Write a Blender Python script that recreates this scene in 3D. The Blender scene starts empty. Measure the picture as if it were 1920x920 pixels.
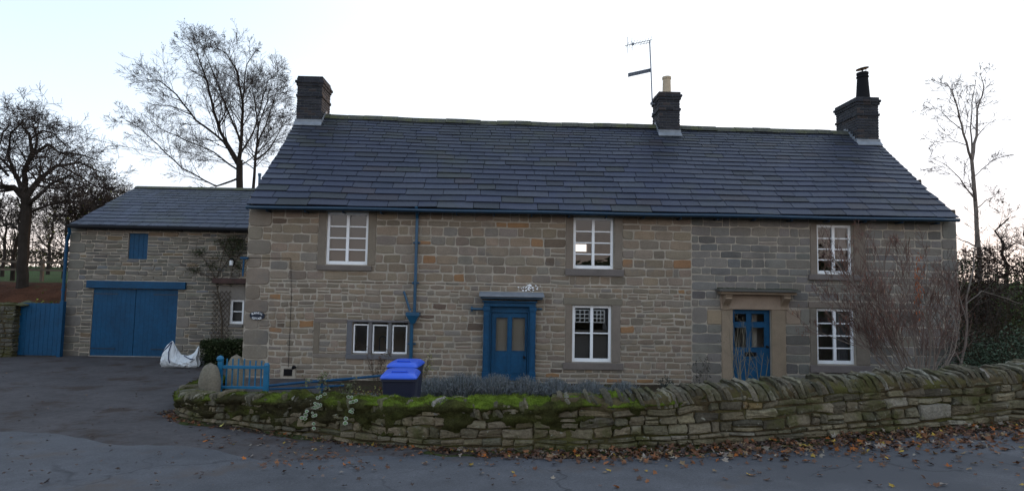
import bpy, math, random
from mathutils import Vector, Matrix, noise
R = math.radians
rnd = random.Random(7)

# ------------------------------------------------------------------ camera
EYE = Vector((0.0, -14.8242, 2.4))
F = 1100.0                                  # focal length in pixels of a 1920 wide picture
YAW, PITCH, ROLL = 0.0197, 0.0686, 0.0181
def cam_axes():
    cy, sy, cp, sp, cr, sr = math.cos(YAW), math.sin(YAW), math.cos(PITCH), math.sin(PITCH), math.cos(ROLL), math.sin(ROLL)
    f = Vector((sy*cp, cy*cp, sp)); r = Vector((cy, -sy, 0)); u = r.cross(f)
    return cr*r + sr*u, -sr*r + cr*u, f
AR, AU, AF = cam_axes()
scene = bpy.context.scene
cd = bpy.data.cameras.new('camera'); cam = bpy.data.objects.new('camera', cd); scene.collection.objects.link(cam)
cd.sensor_width = 36; cd.lens = F/1920*36; cd.clip_end = 3000; cd.clip_start = 0.05
m = Matrix((AR, AU, -AF)).transposed().to_4x4(); m.translation = EYE
cam.matrix_world = m
scene.camera = cam

# ------------------------------------------------------------------ sky, sun, exposure
SUN_AZ, SUN_EL = R(38), R(2.0)              # clockwise from +Y
SKY_STRENGTH = 0.15
w = bpy.data.worlds.new('World'); scene.world = w; w.use_nodes = True
nt = w.node_tree; bg = nt.nodes['Background']
sky = nt.nodes.new('ShaderNodeTexSky'); sky.sky_type = 'NISHITA'; sky.sun_disc = False
sky.sun_elevation = SUN_EL; sky.sun_rotation = SUN_AZ; sky.air_density = 1.0; sky.dust_density = 1.5; sky.ozone_density = 2.0
# thin haze: the sky colour is washed towards grey-blue, most of all near the horizon
_n = nt.nodes.new; _l = nt.links.new
tcw = _n('ShaderNodeTexCoord'); sep = _n('ShaderNodeSeparateXYZ'); _l(tcw.outputs['Generated'], sep.inputs[0])
ele = _n('ShaderNodeMapRange'); ele.inputs['From Min'].default_value = 0; ele.inputs['From Max'].default_value = .6
ele.inputs['To Min'].default_value = .90; ele.inputs['To Max'].default_value = .58; _l(sep.outputs['Z'], ele.inputs['Value'])
bwn = _n('ShaderNodeRGBToBW'); _l(sky.outputs[0], bwn.inputs[0])
tint = _n('ShaderNodeVectorMath'); tint.operation = 'MULTIPLY'; tint.inputs[1].default_value = (.95, .99, 1.07); _l(bwn.outputs[0], tint.inputs[0])
mixs = _n('ShaderNodeMix'); mixs.data_type = 'RGBA'; _l(ele.outputs[0], mixs.inputs['Factor']); _l(sky.outputs[0], mixs.inputs['A']); _l(tint.outputs[0], mixs.inputs['B'])
hz_ = _n('ShaderNodeMapRange'); hz_.interpolation_type = 'SMOOTHSTEP'; hz_.inputs['From Min'].default_value = 0; hz_.inputs['From Max'].default_value = .5
hz_.inputs['To Min'].default_value = 2.2; hz_.inputs['To Max'].default_value = 1.0; _l(sep.outputs['Z'], hz_.inputs['Value'])
scl = _n('ShaderNodeVectorMath'); scl.operation = 'SCALE'; _l(mixs.outputs['Result'], scl.inputs[0]); _l(hz_.outputs[0], scl.inputs['Scale'])
cap = _n('ShaderNodeVectorMath'); cap.operation = 'MINIMUM'; _l(scl.outputs[0], cap.inputs[0])
crp = _n('ShaderNodeValToRGB'); _l(sep.outputs['Z'], crp.inputs[0]); e0, e1 = crp.color_ramp.elements
e0.position = .02; e0.color = (.66, .56, .50, 1); e1.position = .42; e1.color = (.29, .38, .49, 1); e2 = crp.color_ramp.elements.new(.14); e2.color = (.44, .495, .56, 1)
azi = _n('ShaderNodeMapRange'); azi.interpolation_type = 'SMOOTHSTEP'; azi.inputs['From Min'].default_value = -.75; azi.inputs['From Max'].default_value = .15; _l(sep.outputs['X'], azi.inputs['Value'])
cmx = _n('ShaderNodeMix'); cmx.data_type = 'RGBA'; _l(azi.outputs[0], cmx.inputs['Factor']); _l(crp.outputs[0], cmx.inputs['A']); cr2 = _n('ShaderNodeValToRGB'); _l(sep.outputs['Z'], cr2.inputs[0]); cr2.color_ramp.elements[0].position = .02; cr2.color_ramp.elements[0].color = (.72, .58, .50, 1); cr2.color_ramp.elements[1].position = .40; cr2.color_ramp.elements[1].color = (.50, .535, .57, 1)
e3 = cr2.color_ramp.elements.new(.16); e3.color = (.56, .56, .58, 1); _l(cr2.outputs[0], cmx.inputs['B'])
_l(cmx.outputs['Result'], cap.inputs[1])
_l(cap.outputs[0], bg.inputs[0]); bg.inputs[1].default_value = SKY_STRENGTH
sd = bpy.data.lights.new('sun', 'SUN'); so = bpy.data.objects.new('sun', sd); scene.collection.objects.link(so)
sd.energy = 0.07; sd.angle = R(3); sd.color = (1, .62, .36)
sdir = Vector((math.sin(SUN_AZ)*math.cos(SUN_EL), math.cos(SUN_AZ)*math.cos(SUN_EL), math.sin(SUN_EL)))
so.rotation_euler = sdir.to_track_quat('Z', 'Y').to_euler()
vs = scene.view_settings; vs.view_transform = 'Standard'; vs.look = 'None'; vs.gamma = 1; vs.exposure = 3.98
scene.cycles.max_bounces = 6; scene.cycles.transparent_max_bounces = 12

# ------------------------------------------------------------------ pixel -> world on real planes
def ray(u, v): return (AF + AR*((u-960)/F) - AU*((v-460)/F))
def PY(u, v, y=0.0):
    d = ray(u, v); t = (y-EYE.y)/d.y
    return EYE + d*t
def PX(u, v, y=0.0):
    p = PY(u, v, y); return p.x, p.z
def sst(a, b, x):
    t = min(1, max(0, (x-a)/(b-a))); return t*t*(3-2*t)
def G(x, y):                                 # ground height
    d = y - EYE.y
    z = .8 - .058*min(max(d, -8), 13.8) + .05*min(max(x, -2), 25)*(1-sst(9, 13, d))
    l = 1-sst(-14.6, -14.1, x)
    rise = 2.14*sst(4.6, 9.6, y) + 1.3*sst(9, 45, y)
    rt = sst(12.2, 13.5, x)
    rise_r = 1.9*sst(-1.0, 6, y) + 1.4*sst(6, 30, y)
    b = sst(11, 22, y)
    rise_b = 2.4*sst(11, 22, y) + 1.0*sst(20, 45, y)
    z += 4.0*(1-sst(-52, -22, y))  # unseen hillside behind the camera, added to darken the window reflections
    return z + max(rise*l, rise_r*rt, rise_b*(1 if -14 < x < 13 else 0)*b)
def PGnd(u, v):
    d = ray(u, v); t = 2.0
    for i in range(4000):
        p = EYE + d*t
        if p.z <= G(p.x, p.y): break
        t += .01
    return Vector((p.x, p.y, G(p.x, p.y)))

# ------------------------------------------------------------------ mesh builder
WORLD = {}
COL = scene.collection
class MB:
    def __init__(s): s.v = []; s.f = []; s.c = []
    def add(s, vs_, fs, col=(1, 1, 1)):
        n = len(s.v); s.v.extend(vs_)
        for f in fs: s.f.append([i+n for i in f]); s.c.append(col)
    def box(s, x0, x1, y0, y1, z0, z1, col=(1, 1, 1)):
        s.add([(x0,y0,z0),(x1,y0,z0),(x1,y1,z0),(x0,y1,z0),(x0,y0,z1),(x1,y0,z1),(x1,y1,z1),(x0,y1,z1)],
              [(0,3,2,1),(4,5,6,7),(0,1,5,4),(1,2,6,5),(2,3,7,6),(3,0,4,7)], col)
    def hexa(s, a, b, col=(1,1,1)):          # two quads (lists of 4 points)
        s.add(list(a)+list(b), [(3,2,1,0),(4,5,6,7),(0,1,5,4),(1,2,6,5),(2,3,7,6),(3,0,4,7)], col)
    def tube(s, pts, rad, n=6, col=(1,1,1), cap=True):
        pts = [Vector(p) for p in pts]; k = len(pts)
        if not isinstance(rad, (list, tuple)): rad = [rad]*k
        base = len(s.v); prev = None
        for i, p in enumerate(pts):
            d = (pts[min(i+1, k-1)] - pts[max(i-1, 0)]).normalized()
            if prev is None:
                a = Vector((0, 0, 1)) if abs(d.z) < .9 else Vector((1, 0, 0)); a = d.cross(a).normalized()
            else:
                a = (prev - d*prev.dot(d))
                a = a.normalized() if a.length > 1e-6 else d.orthogonal().normalized()
            prev = a; b = d.cross(a)
            for j in range(n):
                t = 2*math.pi*j/n; s.v.append(tuple(p + (a*math.cos(t) + b*math.sin(t))*rad[i]))
        for i in range(k-1):
            for j in range(n):
                s.f.append([base+i*n+j, base+i*n+(j+1) % n, base+(i+1)*n+(j+1) % n, base+(i+1)*n+j]); s.c.append(col)
        if cap:
            s.f.append([base+j for j in reversed(range(n))]); s.c.append(col)
            s.f.append([base+(k-1)*n+j for j in range(n)]); s.c.append(col)
    def lathe(s, c, prof, n=20, col=(1,1,1)):
        base = len(s.v); c = Vector(c)
        for r, z in prof:
            for j in range(n):
                t = 2*math.pi*j/n; s.v.append((c.x+r*math.cos(t), c.y+r*math.sin(t), c.z+z))
        for i in range(len(prof)-1):
            for j in range(n):
                s.f.append([base+i*n+j, base+i*n+(j+1) % n, base+(i+1)*n+(j+1) % n, base+(i+1)*n+j]); s.c.append(col)
        s.f.append([base+j for j in reversed(range(n))]); s.c.append(col)
        s.f.append([base+(len(prof)-1)*n+j for j in range(n)]); s.c.append(col)
    def build(s, name, mat, parent=None, smooth=False, bevel=0, loc=None):
        if parent is not None: o0 = WORLD[parent.name]
        elif loc is not None: o0 = Vector(loc)
        else:
            xs = [p[0] for p in s.v]; ys = [p[1] for p in s.v]; zs = [p[2] for p in s.v]
            o0 = Vector(((min(xs)+max(xs))/2, (min(ys)+max(ys))/2, min(zs)))
        me = bpy.data.meshes.new(name)
        me.from_pydata([(p[0]-o0.x, p[1]-o0.y, p[2]-o0.z) for p in s.v], [], s.f)
        ca = me.color_attributes.new('Col', 'FLOAT_COLOR', 'CORNER'); buf = []
        for f, c in zip(s.f, s.c): buf.extend((c[0], c[1], c[2], 1.0)*len(f))
        ca.data.foreach_set('color', buf)
        if smooth: me.polygons.foreach_set('use_smooth', [True]*len(me.polygons))
        me.materials.append(mat)
        o = bpy.data.objects.new(name, me); COL.objects.link(o)
        if parent is not None: o.parent = parent
        else: o.location = o0
        WORLD[o.name] = o0
        if bevel:
            b = o.modifiers.new('bevel', 'BEVEL'); b.width = bevel; b.segments = 2; b.limit_method = 'ANGLE'
        return o
def tag(o, label=None, cat=None, group=None, kind=None):
    if label: o['label'] = label
    if cat: o['category'] = cat
    if group: o['group'] = group
    if kind: o['kind'] = kind
    return o
def thing(name, loc, label, cat, group=None):
    o = bpy.data.objects.new(name, None); COL.objects.link(o); o.location = loc; o.empty_display_size = .2
    WORLD[o.name] = Vector(loc); return tag(o, label, cat, group)

# ------------------------------------------------------------------ materials
def mat(name, base=(.5,.5,.5), rough=.8, attr=False, var=(), bump=(), over=(), metal=0.0, spec=.5, coat=0.0):
    """var: (scale, amount) brightness variation; bump: (scale, strength, distance); over: (scale, lo, hi, colour) patches of a second colour"""
    m = bpy.data.materials.new(name); m.use_nodes = True; t = m.node_tree; N = t.nodes; L = t.links
    b = N['Principled BSDF']; b.inputs['Roughness'].default_value = rough; b.inputs['Metallic'].default_value = metal
    b.inputs['Specular IOR Level'].default_value = spec; b.inputs['Coat Weight'].default_value = coat
    tc = N.new('ShaderNodeTexCoord').outputs['Object']
    def nz(scale, det=6, r=.6):
        n = N.new('ShaderNodeTexNoise'); n.inputs['Scale'].default_value = scale; n.inputs['Detail'].default_value = det
        n.inputs['Roughness'].default_value = r; L.new(tc, n.inputs['Vector']); return n.outputs['Fac']
    if attr:
        a = N.new('ShaderNodeVertexColor'); a.layer_name = 'Col'; c = a.outputs['Color']
    else:
        a = N.new('ShaderNodeRGB'); a.outputs[0].default_value = (*base, 1); c = a.outputs[0]
    for sc, am in var:
        r = N.new('ShaderNodeMapRange'); r.inputs['From Min'].default_value = .25; r.inputs['From Max'].default_value = .75
        r.inputs['To Min'].default_value = 1-am; r.inputs['To Max'].default_value = 1+am; L.new(nz(sc), r.inputs['Value'])
        x = N.new('ShaderNodeVectorMath'); x.operation = 'SCALE'; L.new(c, x.inputs[0]); L.new(r.outputs[0], x.inputs['Scale']); c = x.outputs[0]
    for sc, lo, hi, oc in over:
        r = N.new('ShaderNodeMapRange'); r.interpolation_type = 'SMOOTHSTEP'
        r.inputs['From Min'].default_value = lo; r.inputs['From Max'].default_value = hi; L.new(nz(sc, 8, .65), r.inputs['Value'])
        x = N.new('ShaderNodeMix'); x.data_type = 'RGBA'; L.new(r.outputs[0], x.inputs['Factor']); L.new(c, x.inputs['A']); x.inputs['B'].default_value = (*oc, 1); c = x.outputs['Result']
    L.new(c, b.inputs['Base Color'])
    prev = None
    for sc, st, di in bump:
        u = N.new('ShaderNodeBump'); u.inputs['Strength'].default_value = st; u.inputs['Distance'].default_value = di
        L.new(nz(sc, 8, .65), u.inputs['Height'])
        if prev: L.new(prev, u.inputs['Normal'])
        prev = u.outputs[0]
    if prev: L.new(prev, b.inputs['Normal'])
    return m
M = {}
M['stone'] = mat('stone', attr=True, rough=.92, var=[(3, .14), (40, .16)], bump=[(25, .5, .02), (120, .3, .006)], over=[(1.1, .56, .75, (.165,.15,.135)), (.45, .58, .72, (.13,.122,.112)), (9, .66, .76, (.09,.08,.07))], spec=.2)
M['mortar'] = mat('mortar', (.36,.315,.26), .95, var=[(2, .2), (30, .12)], bump=[(40, .5, .01)], over=[(1.3, .54, .72, (.25,.225,.19))], spec=.2)
M['dressed'] = mat('dressed_stone', attr=True, rough=.9, var=[(2.5, .16), (30, .1)], bump=[(60, .35, .006)], spec=.2)
M['wall_stone'] = mat('field_stone', attr=True, rough=.95, var=[(4, .3), (30, .35)], bump=[(12, .9, .05), (60, .6, .015)],
    over=[(1.8, .46, .66, (.078,.074,.028)), (5, .58, .70, (.05,.045,.024)), (13, .61, .69, (.27,.26,.21))], spec=.15)
M['wall_soil'] = mat('wall_soil', (.085,.064,.036), .97, var=[(6, .4), (40, .3)], bump=[(20, .8, .04)], over=[(1.5, .42, .6, (.09,.085,.03))], spec=.1)
M['slate'] = mat('slate', attr=True, rough=.55, var=[(1.2, .2), (14, .22)], bump=[(20, .35, .01), (90, .2, .004)],
    over=[(.45, .52, .78, (.040,.045,.032)), (16, .67, .73, (.24,.25,.23)), (70, .70, .76, (.22,.23,.22))], spec=.5)
M['ridge'] = mat('ridge_tile', (.06,.062,.05), .9, var=[(6, .4)], bump=[(20, .5, .02)], over=[(3, .45, .6, (.07,.075,.035)), (12, .62, .7, (.25,.24,.2))])
M['brick'] = mat('sooty_brick', attr=True, rough=.85, var=[(5, .3), (40, .2)], bump=[(40, .4, .008)], over=[(4, .6, .75, (.025,.025,.027))])
M['brick_mortar'] = mat('brick_mortar', (.075,.076,.08), .95, bump=[(40, .4, .01)])
M['lead'] = mat('lead_flashing', (.20,.22,.25), .6, var=[(6, .25)], bump=[(8, .3, .02)])
M['white'] = mat('white_paint', (.82,.83,.85), .4, var=[(4, .05)])
M['blue'] = mat('blue_paint', (.002,.053,.125), .55, var=[(1.5, .25), (12, .18), (45, .12)], bump=[(30, .12, .004)], over=[(3.2, .66, .8, (.006,.070,.13)), (1.0, .60, .8, (.004,.04,.09))], spec=.3)
M['blue_light'] = mat('faded_blue_paint', (.004,.12,.24), .5, var=[(5, .25)], bump=[(40, .2, .004)])
M['blue_dark'] = mat('blue_gutter_paint', (.005,.030,.062), .4, var=[(4, .25)])
M['pipe_blue'] = mat('blue_pipe_paint', (.01,.07,.14), .35, var=[(4, .2)])
M['black'] = mat('black_metal', (.010,.010,.012), .85, spec=.2)
M['iron'] = mat('grey_metal', (.16,.18,.22), .45, metal=.6)
M['cream'] = mat('cream_clay', (.50,.40,.28), .85, var=[(8, .15)])
M['plaster'] = mat('plaster', (.74,.66,.58), .9)
M['blind'] = mat('grey_blind', (.10,.09,.082), .9)
M['curtain'] = mat('pale_curtain', (.30,.30,.33), .9, bump=[(30, .5, .02)])
M['beige'] = mat('beige_panel', (.38,.33,.28), .9)
M['road'] = mat('asphalt', (.080,.079,.086), .85, var=[(.5, .28), (3, .18), (45, .3), (140, .35)], bump=[(120, .6, .006), (25, .2, .01)], over=[(.3, .50, .62, (.060,.060,.067)), (.9, .54, .72, (.085,.068,.060)), (7, .66, .72, (.03,.026,.025)), (60, .68, .72, (.18,.17,.16))], spec=.35)
def crack(m):
    t = m.node_tree; N = t.nodes; L = t.links; b = N['Principled BSDF']; src = b.inputs['Base Color'].links[0].from_socket
    tc = N.new('ShaderNodeTexCoord').outputs['Object']
    wn = N.new('ShaderNodeTexNoise'); wn.inputs['Scale'].default_value = 1.5; wn.inputs['Detail'].default_value = 6; L.new(tc, wn.inputs['Vector'])
    ad = N.new('ShaderNodeVectorMath'); ad.operation = 'MULTIPLY_ADD'; ad.inputs[1].default_value = (.8, .8, 0); L.new(wn.outputs['Color'], ad.inputs[0]); L.new(tc, ad.inputs[2])
    v = N.new('ShaderNodeTexVoronoi'); v.feature = 'DISTANCE_TO_EDGE'; v.inputs['Scale'].default_value = .55; L.new(ad.outputs[0], v.inputs['Vector'])
    r = N.new('ShaderNodeMapRange'); r.inputs['From Min'].default_value = .0; r.inputs['From Max'].default_value = .012; r.inputs['To Min'].default_value = .45; r.inputs['To Max'].default_value = 1.0; L.new(v.outputs['Distance'], r.inputs['Value'])
    mk = N.new('ShaderNodeTexNoise'); mk.inputs['Scale'].default_value = .35; L.new(tc, mk.inputs['Vector'])
    m2 = N.new('ShaderNodeMapRange'); m2.inputs['From Min'].default_value = .46; m2.inputs['From Max'].default_value = .54; L.new(mk.outputs['Fac'], m2.inputs['Value'])
    mx = N.new('ShaderNodeMix'); mx.data_type = 'FLOAT'; L.new(m2.outputs[0], mx.inputs[0]); mx.inputs[2].default_value = 1.0; L.new(r.outputs[0], mx.inputs[3])
    sc = N.new('ShaderNodeVectorMath'); sc.operation = 'SCALE'; L.new(src, sc.inputs[0]); L.new(mx.outputs[0], sc.inputs['Scale']); L.new(sc.outputs[0], b.inputs['Base Color'])
crack(M['road'])
M['drive'] = mat('driveway_tarmac', (.074,.066,.066), .93, var=[(.8, .25), (6, .25), (70, .3)], bump=[(60, .7, .012), (9, .4, .03)], over=[(1.3, .50, .68, (.048,.034,.028)), (6, .60, .70, (.028,.02,.018)), (50, .68, .72, (.15,.13,.11))], spec=.2)
M['soil'] = mat('soil', (.045,.033,.022), .97, var=[(3, .3), (30, .4)], bump=[(12, .8, .05)], over=[(1.2, .5, .66, (.05,.055,.02))], spec=.1)
M['grass'] = mat('grass', (.05,.075,.022), .95, var=[(.5, .25), (9, .3)], bump=[(15, .8, .05)], over=[(.35, .55, .7, (.07,.055,.03))], spec=.1)
M['bank'] = mat('leafy_bank', (.075,.032,.018), .97, var=[(2, .4), (25, .5)], bump=[(14, .9, .06)], over=[(1.4, .55, .7, (.04,.05,.02))], spec=.1)
M['bark'] = mat('bark', (.034,.028,.024), .95, var=[(4, .3)], bump=[(25, .7, .02)], spec=.1)
M['bark_pale'] = mat('pale_bark', (.17,.14,.12), .9, var=[(5, .4)], bump=[(25, .5, .02)], spec=.1)
M['twig'] = mat('twig_bark', attr=True, rough=.9, spec=.1)
M['moss'] = mat('moss', attr=True, rough=1.0, var=[(6, .35), (50, .45)], over=[(2.2, .60, .72, (.055,.042,.022)), (9, .66, .74, (.10,.09,.06))], bump=[(45, 1.0, .03), (140, .6, .01)], spec=.05)
M['post'] = mat('gatepost_stone', (.175,.155,.12), .95, var=[(5, .25), (30, .25)], bump=[(14, .6, .03)], over=[(3, .56, .7, (.10,.10,.055)), (16, .66, .72, (.4,.4,.35))], spec=.15)
M['bin_lid'] = mat('blue_plastic', (.025,.095,.58), .38, var=[(3, .08)], bump=[(60, .08, .003)])
M['bin_body'] = mat('dark_plastic', (.012,.015,.036), .5, bump=[(60, .1, .003)])
M['bag'] = mat('woven_plastic', (.60,.62,.64), .6, var=[(6, .12)], bump=[(12, .7, .04), (45, .3, .01)])
M['navy'] = mat('navy_webbing', (.01,.02,.08), .8)
M['wood'] = mat('weathered_timber', (.11,.085,.065), .9, var=[(6, .3)], bump=[(30, .4, .01)])
M['rust'] = mat('brown_timber', (.065,.035,.03), .9, var=[(6, .3)])
def leafmat(name):
    m = mat(name, attr=True, rough=.75, spec=.2); return m
M['leaf'] = leafmat('leaf')
def glassmat():
    m = bpy.data.materials.new('window_glass'); m.use_nodes = True; t = m.node_tree; N = t.nodes; L = t.links; N.clear()
    o = N.new('ShaderNodeOutputMaterial'); a = N.new('ShaderNodeBsdfTransparent'); g = N.new('ShaderNodeBsdfGlossy'); g.inputs['Roughness'].default_value = .02
    a.inputs[0].default_value = (.86,.88,.88,1)
    fr = N.new('ShaderNodeFresnel'); fr.inputs[0].default_value = 1.5; mx = N.new('ShaderNodeMixShader')
    ad = N.new('ShaderNodeMath'); ad.operation = 'MULTIPLY'; ad.inputs[1].default_value = 1.7; L.new(fr.outputs[0], ad.inputs[0])
    L.new(ad.outputs[0], mx.inputs[0]); L.new(a.outputs[0], mx.inputs[1]); L.new(g.outputs[0], mx.inputs[2]); L.new(mx.outputs[0], o.inputs[0])
    tc = N.new('ShaderNodeTexCoord'); n = N.new('ShaderNodeTexNoise'); n.inputs['Scale'].default_value = 3; L.new(tc.outputs['Object'], n.inputs['Vector'])
    b = N.new('ShaderNodeBump'); b.inputs['Strength'].default_value = .08; b.inputs['Distance'].default_value = .02; L.new(n.outputs['Fac'], b.inputs['Height']); L.new(b.outputs[0], g.inputs['Normal'])
    return m
M['glass'] = glassmat()

# ------------------------------------------------------------------ stones
def layout(u0, u1, v0, v1, ch, cw, obs, rg, gap_min=.05):
    out = []; v = v0
    while v < v1-1e-4:
        h = rg.uniform(*ch)
        if v1-(v+h) < ch[0]*.7: h = v1-v
        xs = {u0, u1}
        act = [o for o in obs if o[1] < v+h-1e-4 and o[3] > v+1e-4]
        for o in act:
            for q in (o[0], o[2]):
                if u0 < q < u1: xs.add(q)
        xs = sorted(xs); segs = []
        for a, b in zip(xs[:-1], xs[1:]):
            mid = (a+b)/2; free = [(v, v+h)]
            for o in act:
                if o[0] < mid < o[2]:
                    nf = []
                    for f0, f1 in free:
                        if o[1] > f0: nf.append((f0, min(f1, o[1])))
                        if o[3] < f1: nf.append((max(f0, o[3]), f1))
                    free = [f for f in nf if f[1]-f[0] > gap_min]
            free = tuple(free)
            if segs and segs[-1][2] == free: segs[-1][1] = b
            else: segs.append([a, b, free])
        for a, b, free in segs:
            for f0, f1 in free:
                u = a
                while u < b-1e-4:
                    ww = rg.uniform(*cw)
                    if rg.random() < .18: ww *= .55
                    if b-(u+ww) < cw[0]*.8: ww = b-u
                    if ww > cw[1]*1.7: ww /= 2
                    if f1-f0 > ch[1]*.75 and rg.random() < (.15 if ch[1] < .22 else .04):
                        k = f0+(f1-f0)*rg.uniform(.35, .65)
                        out += [(u, f0, u+ww, k), (u, k, u+ww, f1)]
                    else: out.append((u, f0, u+ww, f1))
                    u += ww
        v += h
    return out
def stone(mb, r, mp, col, rg, gap=.009, dep=.018, jit=.006, bev=.012, sub=1, rough=.0):
    u0, v0, u1, v1 = r; u0 += gap; u1 -= gap; v0 += gap; v1 -= gap
    W, H = u1-u0, v1-v0
    if W < .02 or H < .015: return
    c = min(W, H)*.22
    n = max(1, int(W/.16))
    P = [(u0+c*.4, v0+c*.2)]
    for i in range(1, n): P.append((u0+W*i/n, v0))
    P += [(u1-c*.4, v0+c*.2), (u1, v0+c), (u1, v1-c), (u1-c*.4, v1-c*.2)]
    for i in range(n-1, 0, -1): P.append((u0+W*i/n, v1))
    P += [(u0+c*.4, v1-c*.2), (u0, v1-c), (u0, v0+c)]
    j = min(jit, H*.12)
    P = [(a+rg.uniform(-j, j), b+rg.uniform(-j, j)) for a, b in P]
    cu, cv = (u0+u1)/2, (v0+v1)/2; k = len(P)
    dd = dep*rg.uniform(.6, 1.4); tu, tv = rg.uniform(-1, 1)*rough, rg.uniform(-1, 1)*rough
    V = [mp(a, b, -.012) for a, b in P]
    bv = min(bev, H*.22)
    def ins(a, b, q): return (a+(q if a < cu else -q)*min(1, abs(a-cu)/(W/2+1e-6))*1.0, b+(q if b < cv else -q)*min(1, abs(b-cv)/(H/2+1e-6)))
    for a, b in P:
        x, y = ins(a, b, bv*.35); V.append(mp(x, y, dd*.65+tu*(a-cu)+tv*(b-cv)))
    for a, b in P:
        x, y = ins(a, b, bv*1.2); V.append(mp(x, y, dd+tu*(a-cu)+tv*(b-cv)+rg.uniform(-.002, .002)*(1+rough*20)))
    V.append(mp(cu, cv, dd*1.04+rg.uniform(-.001, .003)))
    Fs = []
    for q in range(k):
        q2 = (q+1) % k
        Fs += [(q, q2, k+q2, k+q), (k+q, k+q2, 2*k+q2, 2*k+q), (2*k+q, 2*k+q2, 3*k)]
    mb.add(V, Fs, col)
def jc(c, rg, a=.12):
    f = 1+rg.uniform(-a, a); return (c[0]*f*(1+rg.uniform(-.04, .04)), c[1]*f, c[2]*f*(1+rg.uniform(-.05, .05)))
def pick(pal, rg):
    t = rg.random()*sum(p[0] for p in pal)
    for wgt, c in pal:
        t -= wgt
        if t <= 0: return c
    return pal[0][1]
def wall_holes(mb, u0, u1, v0, v1, holes, mp, th, col=(1,1,1)):
    xs = sorted({u0, u1} | {q for h in holes for q in (h[0], h[2])}); zs = sorted({v0, v1} | {q for h in holes for q in (h[1], h[3])})
    solid = lambda a, b: not any(h[0] < a < h[2] and h[1] < b < h[3] for h in holes) and u0 < a < u1 and v0 < b < v1
    nx, nz = len(xs)-1, len(zs)-1
    S = [[solid((xs[i]+xs[i+1])/2, (zs[j]+zs[j+1])/2) for j in range(nz)] for i in range(nx)]
    for i in range(nx):
        for j in range(nz):
            if not S[i][j]: continue
            a, b, c, d = xs[i], xs[i+1], zs[j], zs[j+1]
            V = [mp(a,c,0), mp(b,c,0), mp(b,d,0), mp(a,d,0), mp(a,c,-th), mp(b,c,-th), mp(b,d,-th), mp(a,d,-th)]
            Fs = [(0,1,2,3), (7,6,5,4)]
            if i == 0 or not S[i-1][j]: Fs.append((0,3,7,4))
            if i == nx-1 or not S[i+1][j]: Fs.append((1,5,6,2))
            if j == 0 or not S[i][j-1]: Fs.append((0,4,5,1))
            if j == nz-1 or not S[i][j+1]: Fs.append((3,2,6,7))
            mb.add(V, Fs, col)

# ------------------------------------------------------------------ the setting
def grid(name, m_, xs, ys, zf, label=None, cat=None, kind='structure'):
    mb = MB(); nx = len(xs); ny = len(ys)
    mb.v = [(x, y, zf(x, y)) for y in ys for x in xs]
    for j in range(ny-1):
        for i in range(nx-1):
            mb.f.append([j*nx+i, j*nx+i+1, (j+1)*nx+i+1, (j+1)*nx+i]); mb.c.append((1,1,1))
    o = mb.build(name, m_, smooth=True, loc=(0,0,0)); return tag(o, label, cat, kind=kind)
def frange(a, b, s):
    n = max(1, int(round((b-a)/s))); return [a+(b-a)*i/n for i in range(n+1)]
def zback(x, y):
    z = G(x, y)
    if y < 4.4 and -60 < x < 12.3: z -= .08
    return z
gx = [-900,-400,-200,-120,-80,-60]+frange(-50, -16, 2)+frange(-15.6, 11.5, .8)+frange(12, 14.5, .4)+frange(16, 50, 2)+[60,80,120,200,400,900]
gy = [-60,-40,-30]+frange(-26, 4, 1)+frange(4.4, 12, .5)+frange(13, 50, 1.5)+[60,80,120,200,400,1400]
tag(grid('ground', M['grass'], gx, gy, zback), 'dark green grass field rising behind the buildings', 'ground')
rx = frange(-60, 60, .5)
tag(grid('road', M['road'], rx, frange(-26, -2.0, .5), lambda x, y: G(x, y)+.0+.01*noise.noise(Vector((x*.5, y*.5, 0)))), 'blue grey asphalt road with scattered leaves', 'road')
def drive_edge(x):                            # y of the seam between road and driveway
    pts = [(-40, -4.0), (-14, -5.2), (-9, -5.9), (-6.5, -6.3), (-4.5, -6.9), (-3.3, -7.35), (-2.2, -7.6), (-1.2, -7.55), (-.2, -7.2)]
    for (a, b), (c, d) in zip(pts[:-1], pts[1:]):
        if a <= x <= c: return b+(d-b)*(x-a)/(c-a)
    return pts[0][1]
mb = MB(); xs = frange(-40, -.4, .2); NA_, NB_ = 12, 40
def dz(x, y): return G(x, y)+.014+.012*noise.noise(Vector((x*.8, y*.8, 5)))+.004*noise.noise(Vector((x*5, y*5, 2)))
cols_ = []
for x in xs:
    y0 = drive_edge(x)+.30*noise.noise(Vector((x*.9, 3, 0)))+.16*noise.noise(Vector((x*4, 3, 0)))+.06*noise.noise(Vector((x*11, 3, 0)))
    c_ = len(mb.v)
    for k in range(NA_+1):
        y = y0+1.2*k/NA_; mb.v.append((x, y, dz(x, y)-(.02 if k == 0 else 0)))
    if x < -3.7:
        for k in range(1, NB_+1):
            y = y0+1.2+(4.5-y0-1.2)*k/NB_; mb.v.append((x, y, dz(x, y)))
    cols_.append((c_, len(mb.v)-c_))
for (a_, na), (b_, nb) in zip(cols_[:-1], cols_[1:]):
    for k in range(min(na, nb)-1): mb.f.append([a_+k, b_+k, b_+k+1, a_+k+1]); mb.c.append((1,1,1))
tag(mb.build('driveway', M['drive'], smooth=True, loc=(0,0,0)), 'brown muddy tarmac driveway in front of the garage doors', 'driveway', kind='structure')

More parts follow.
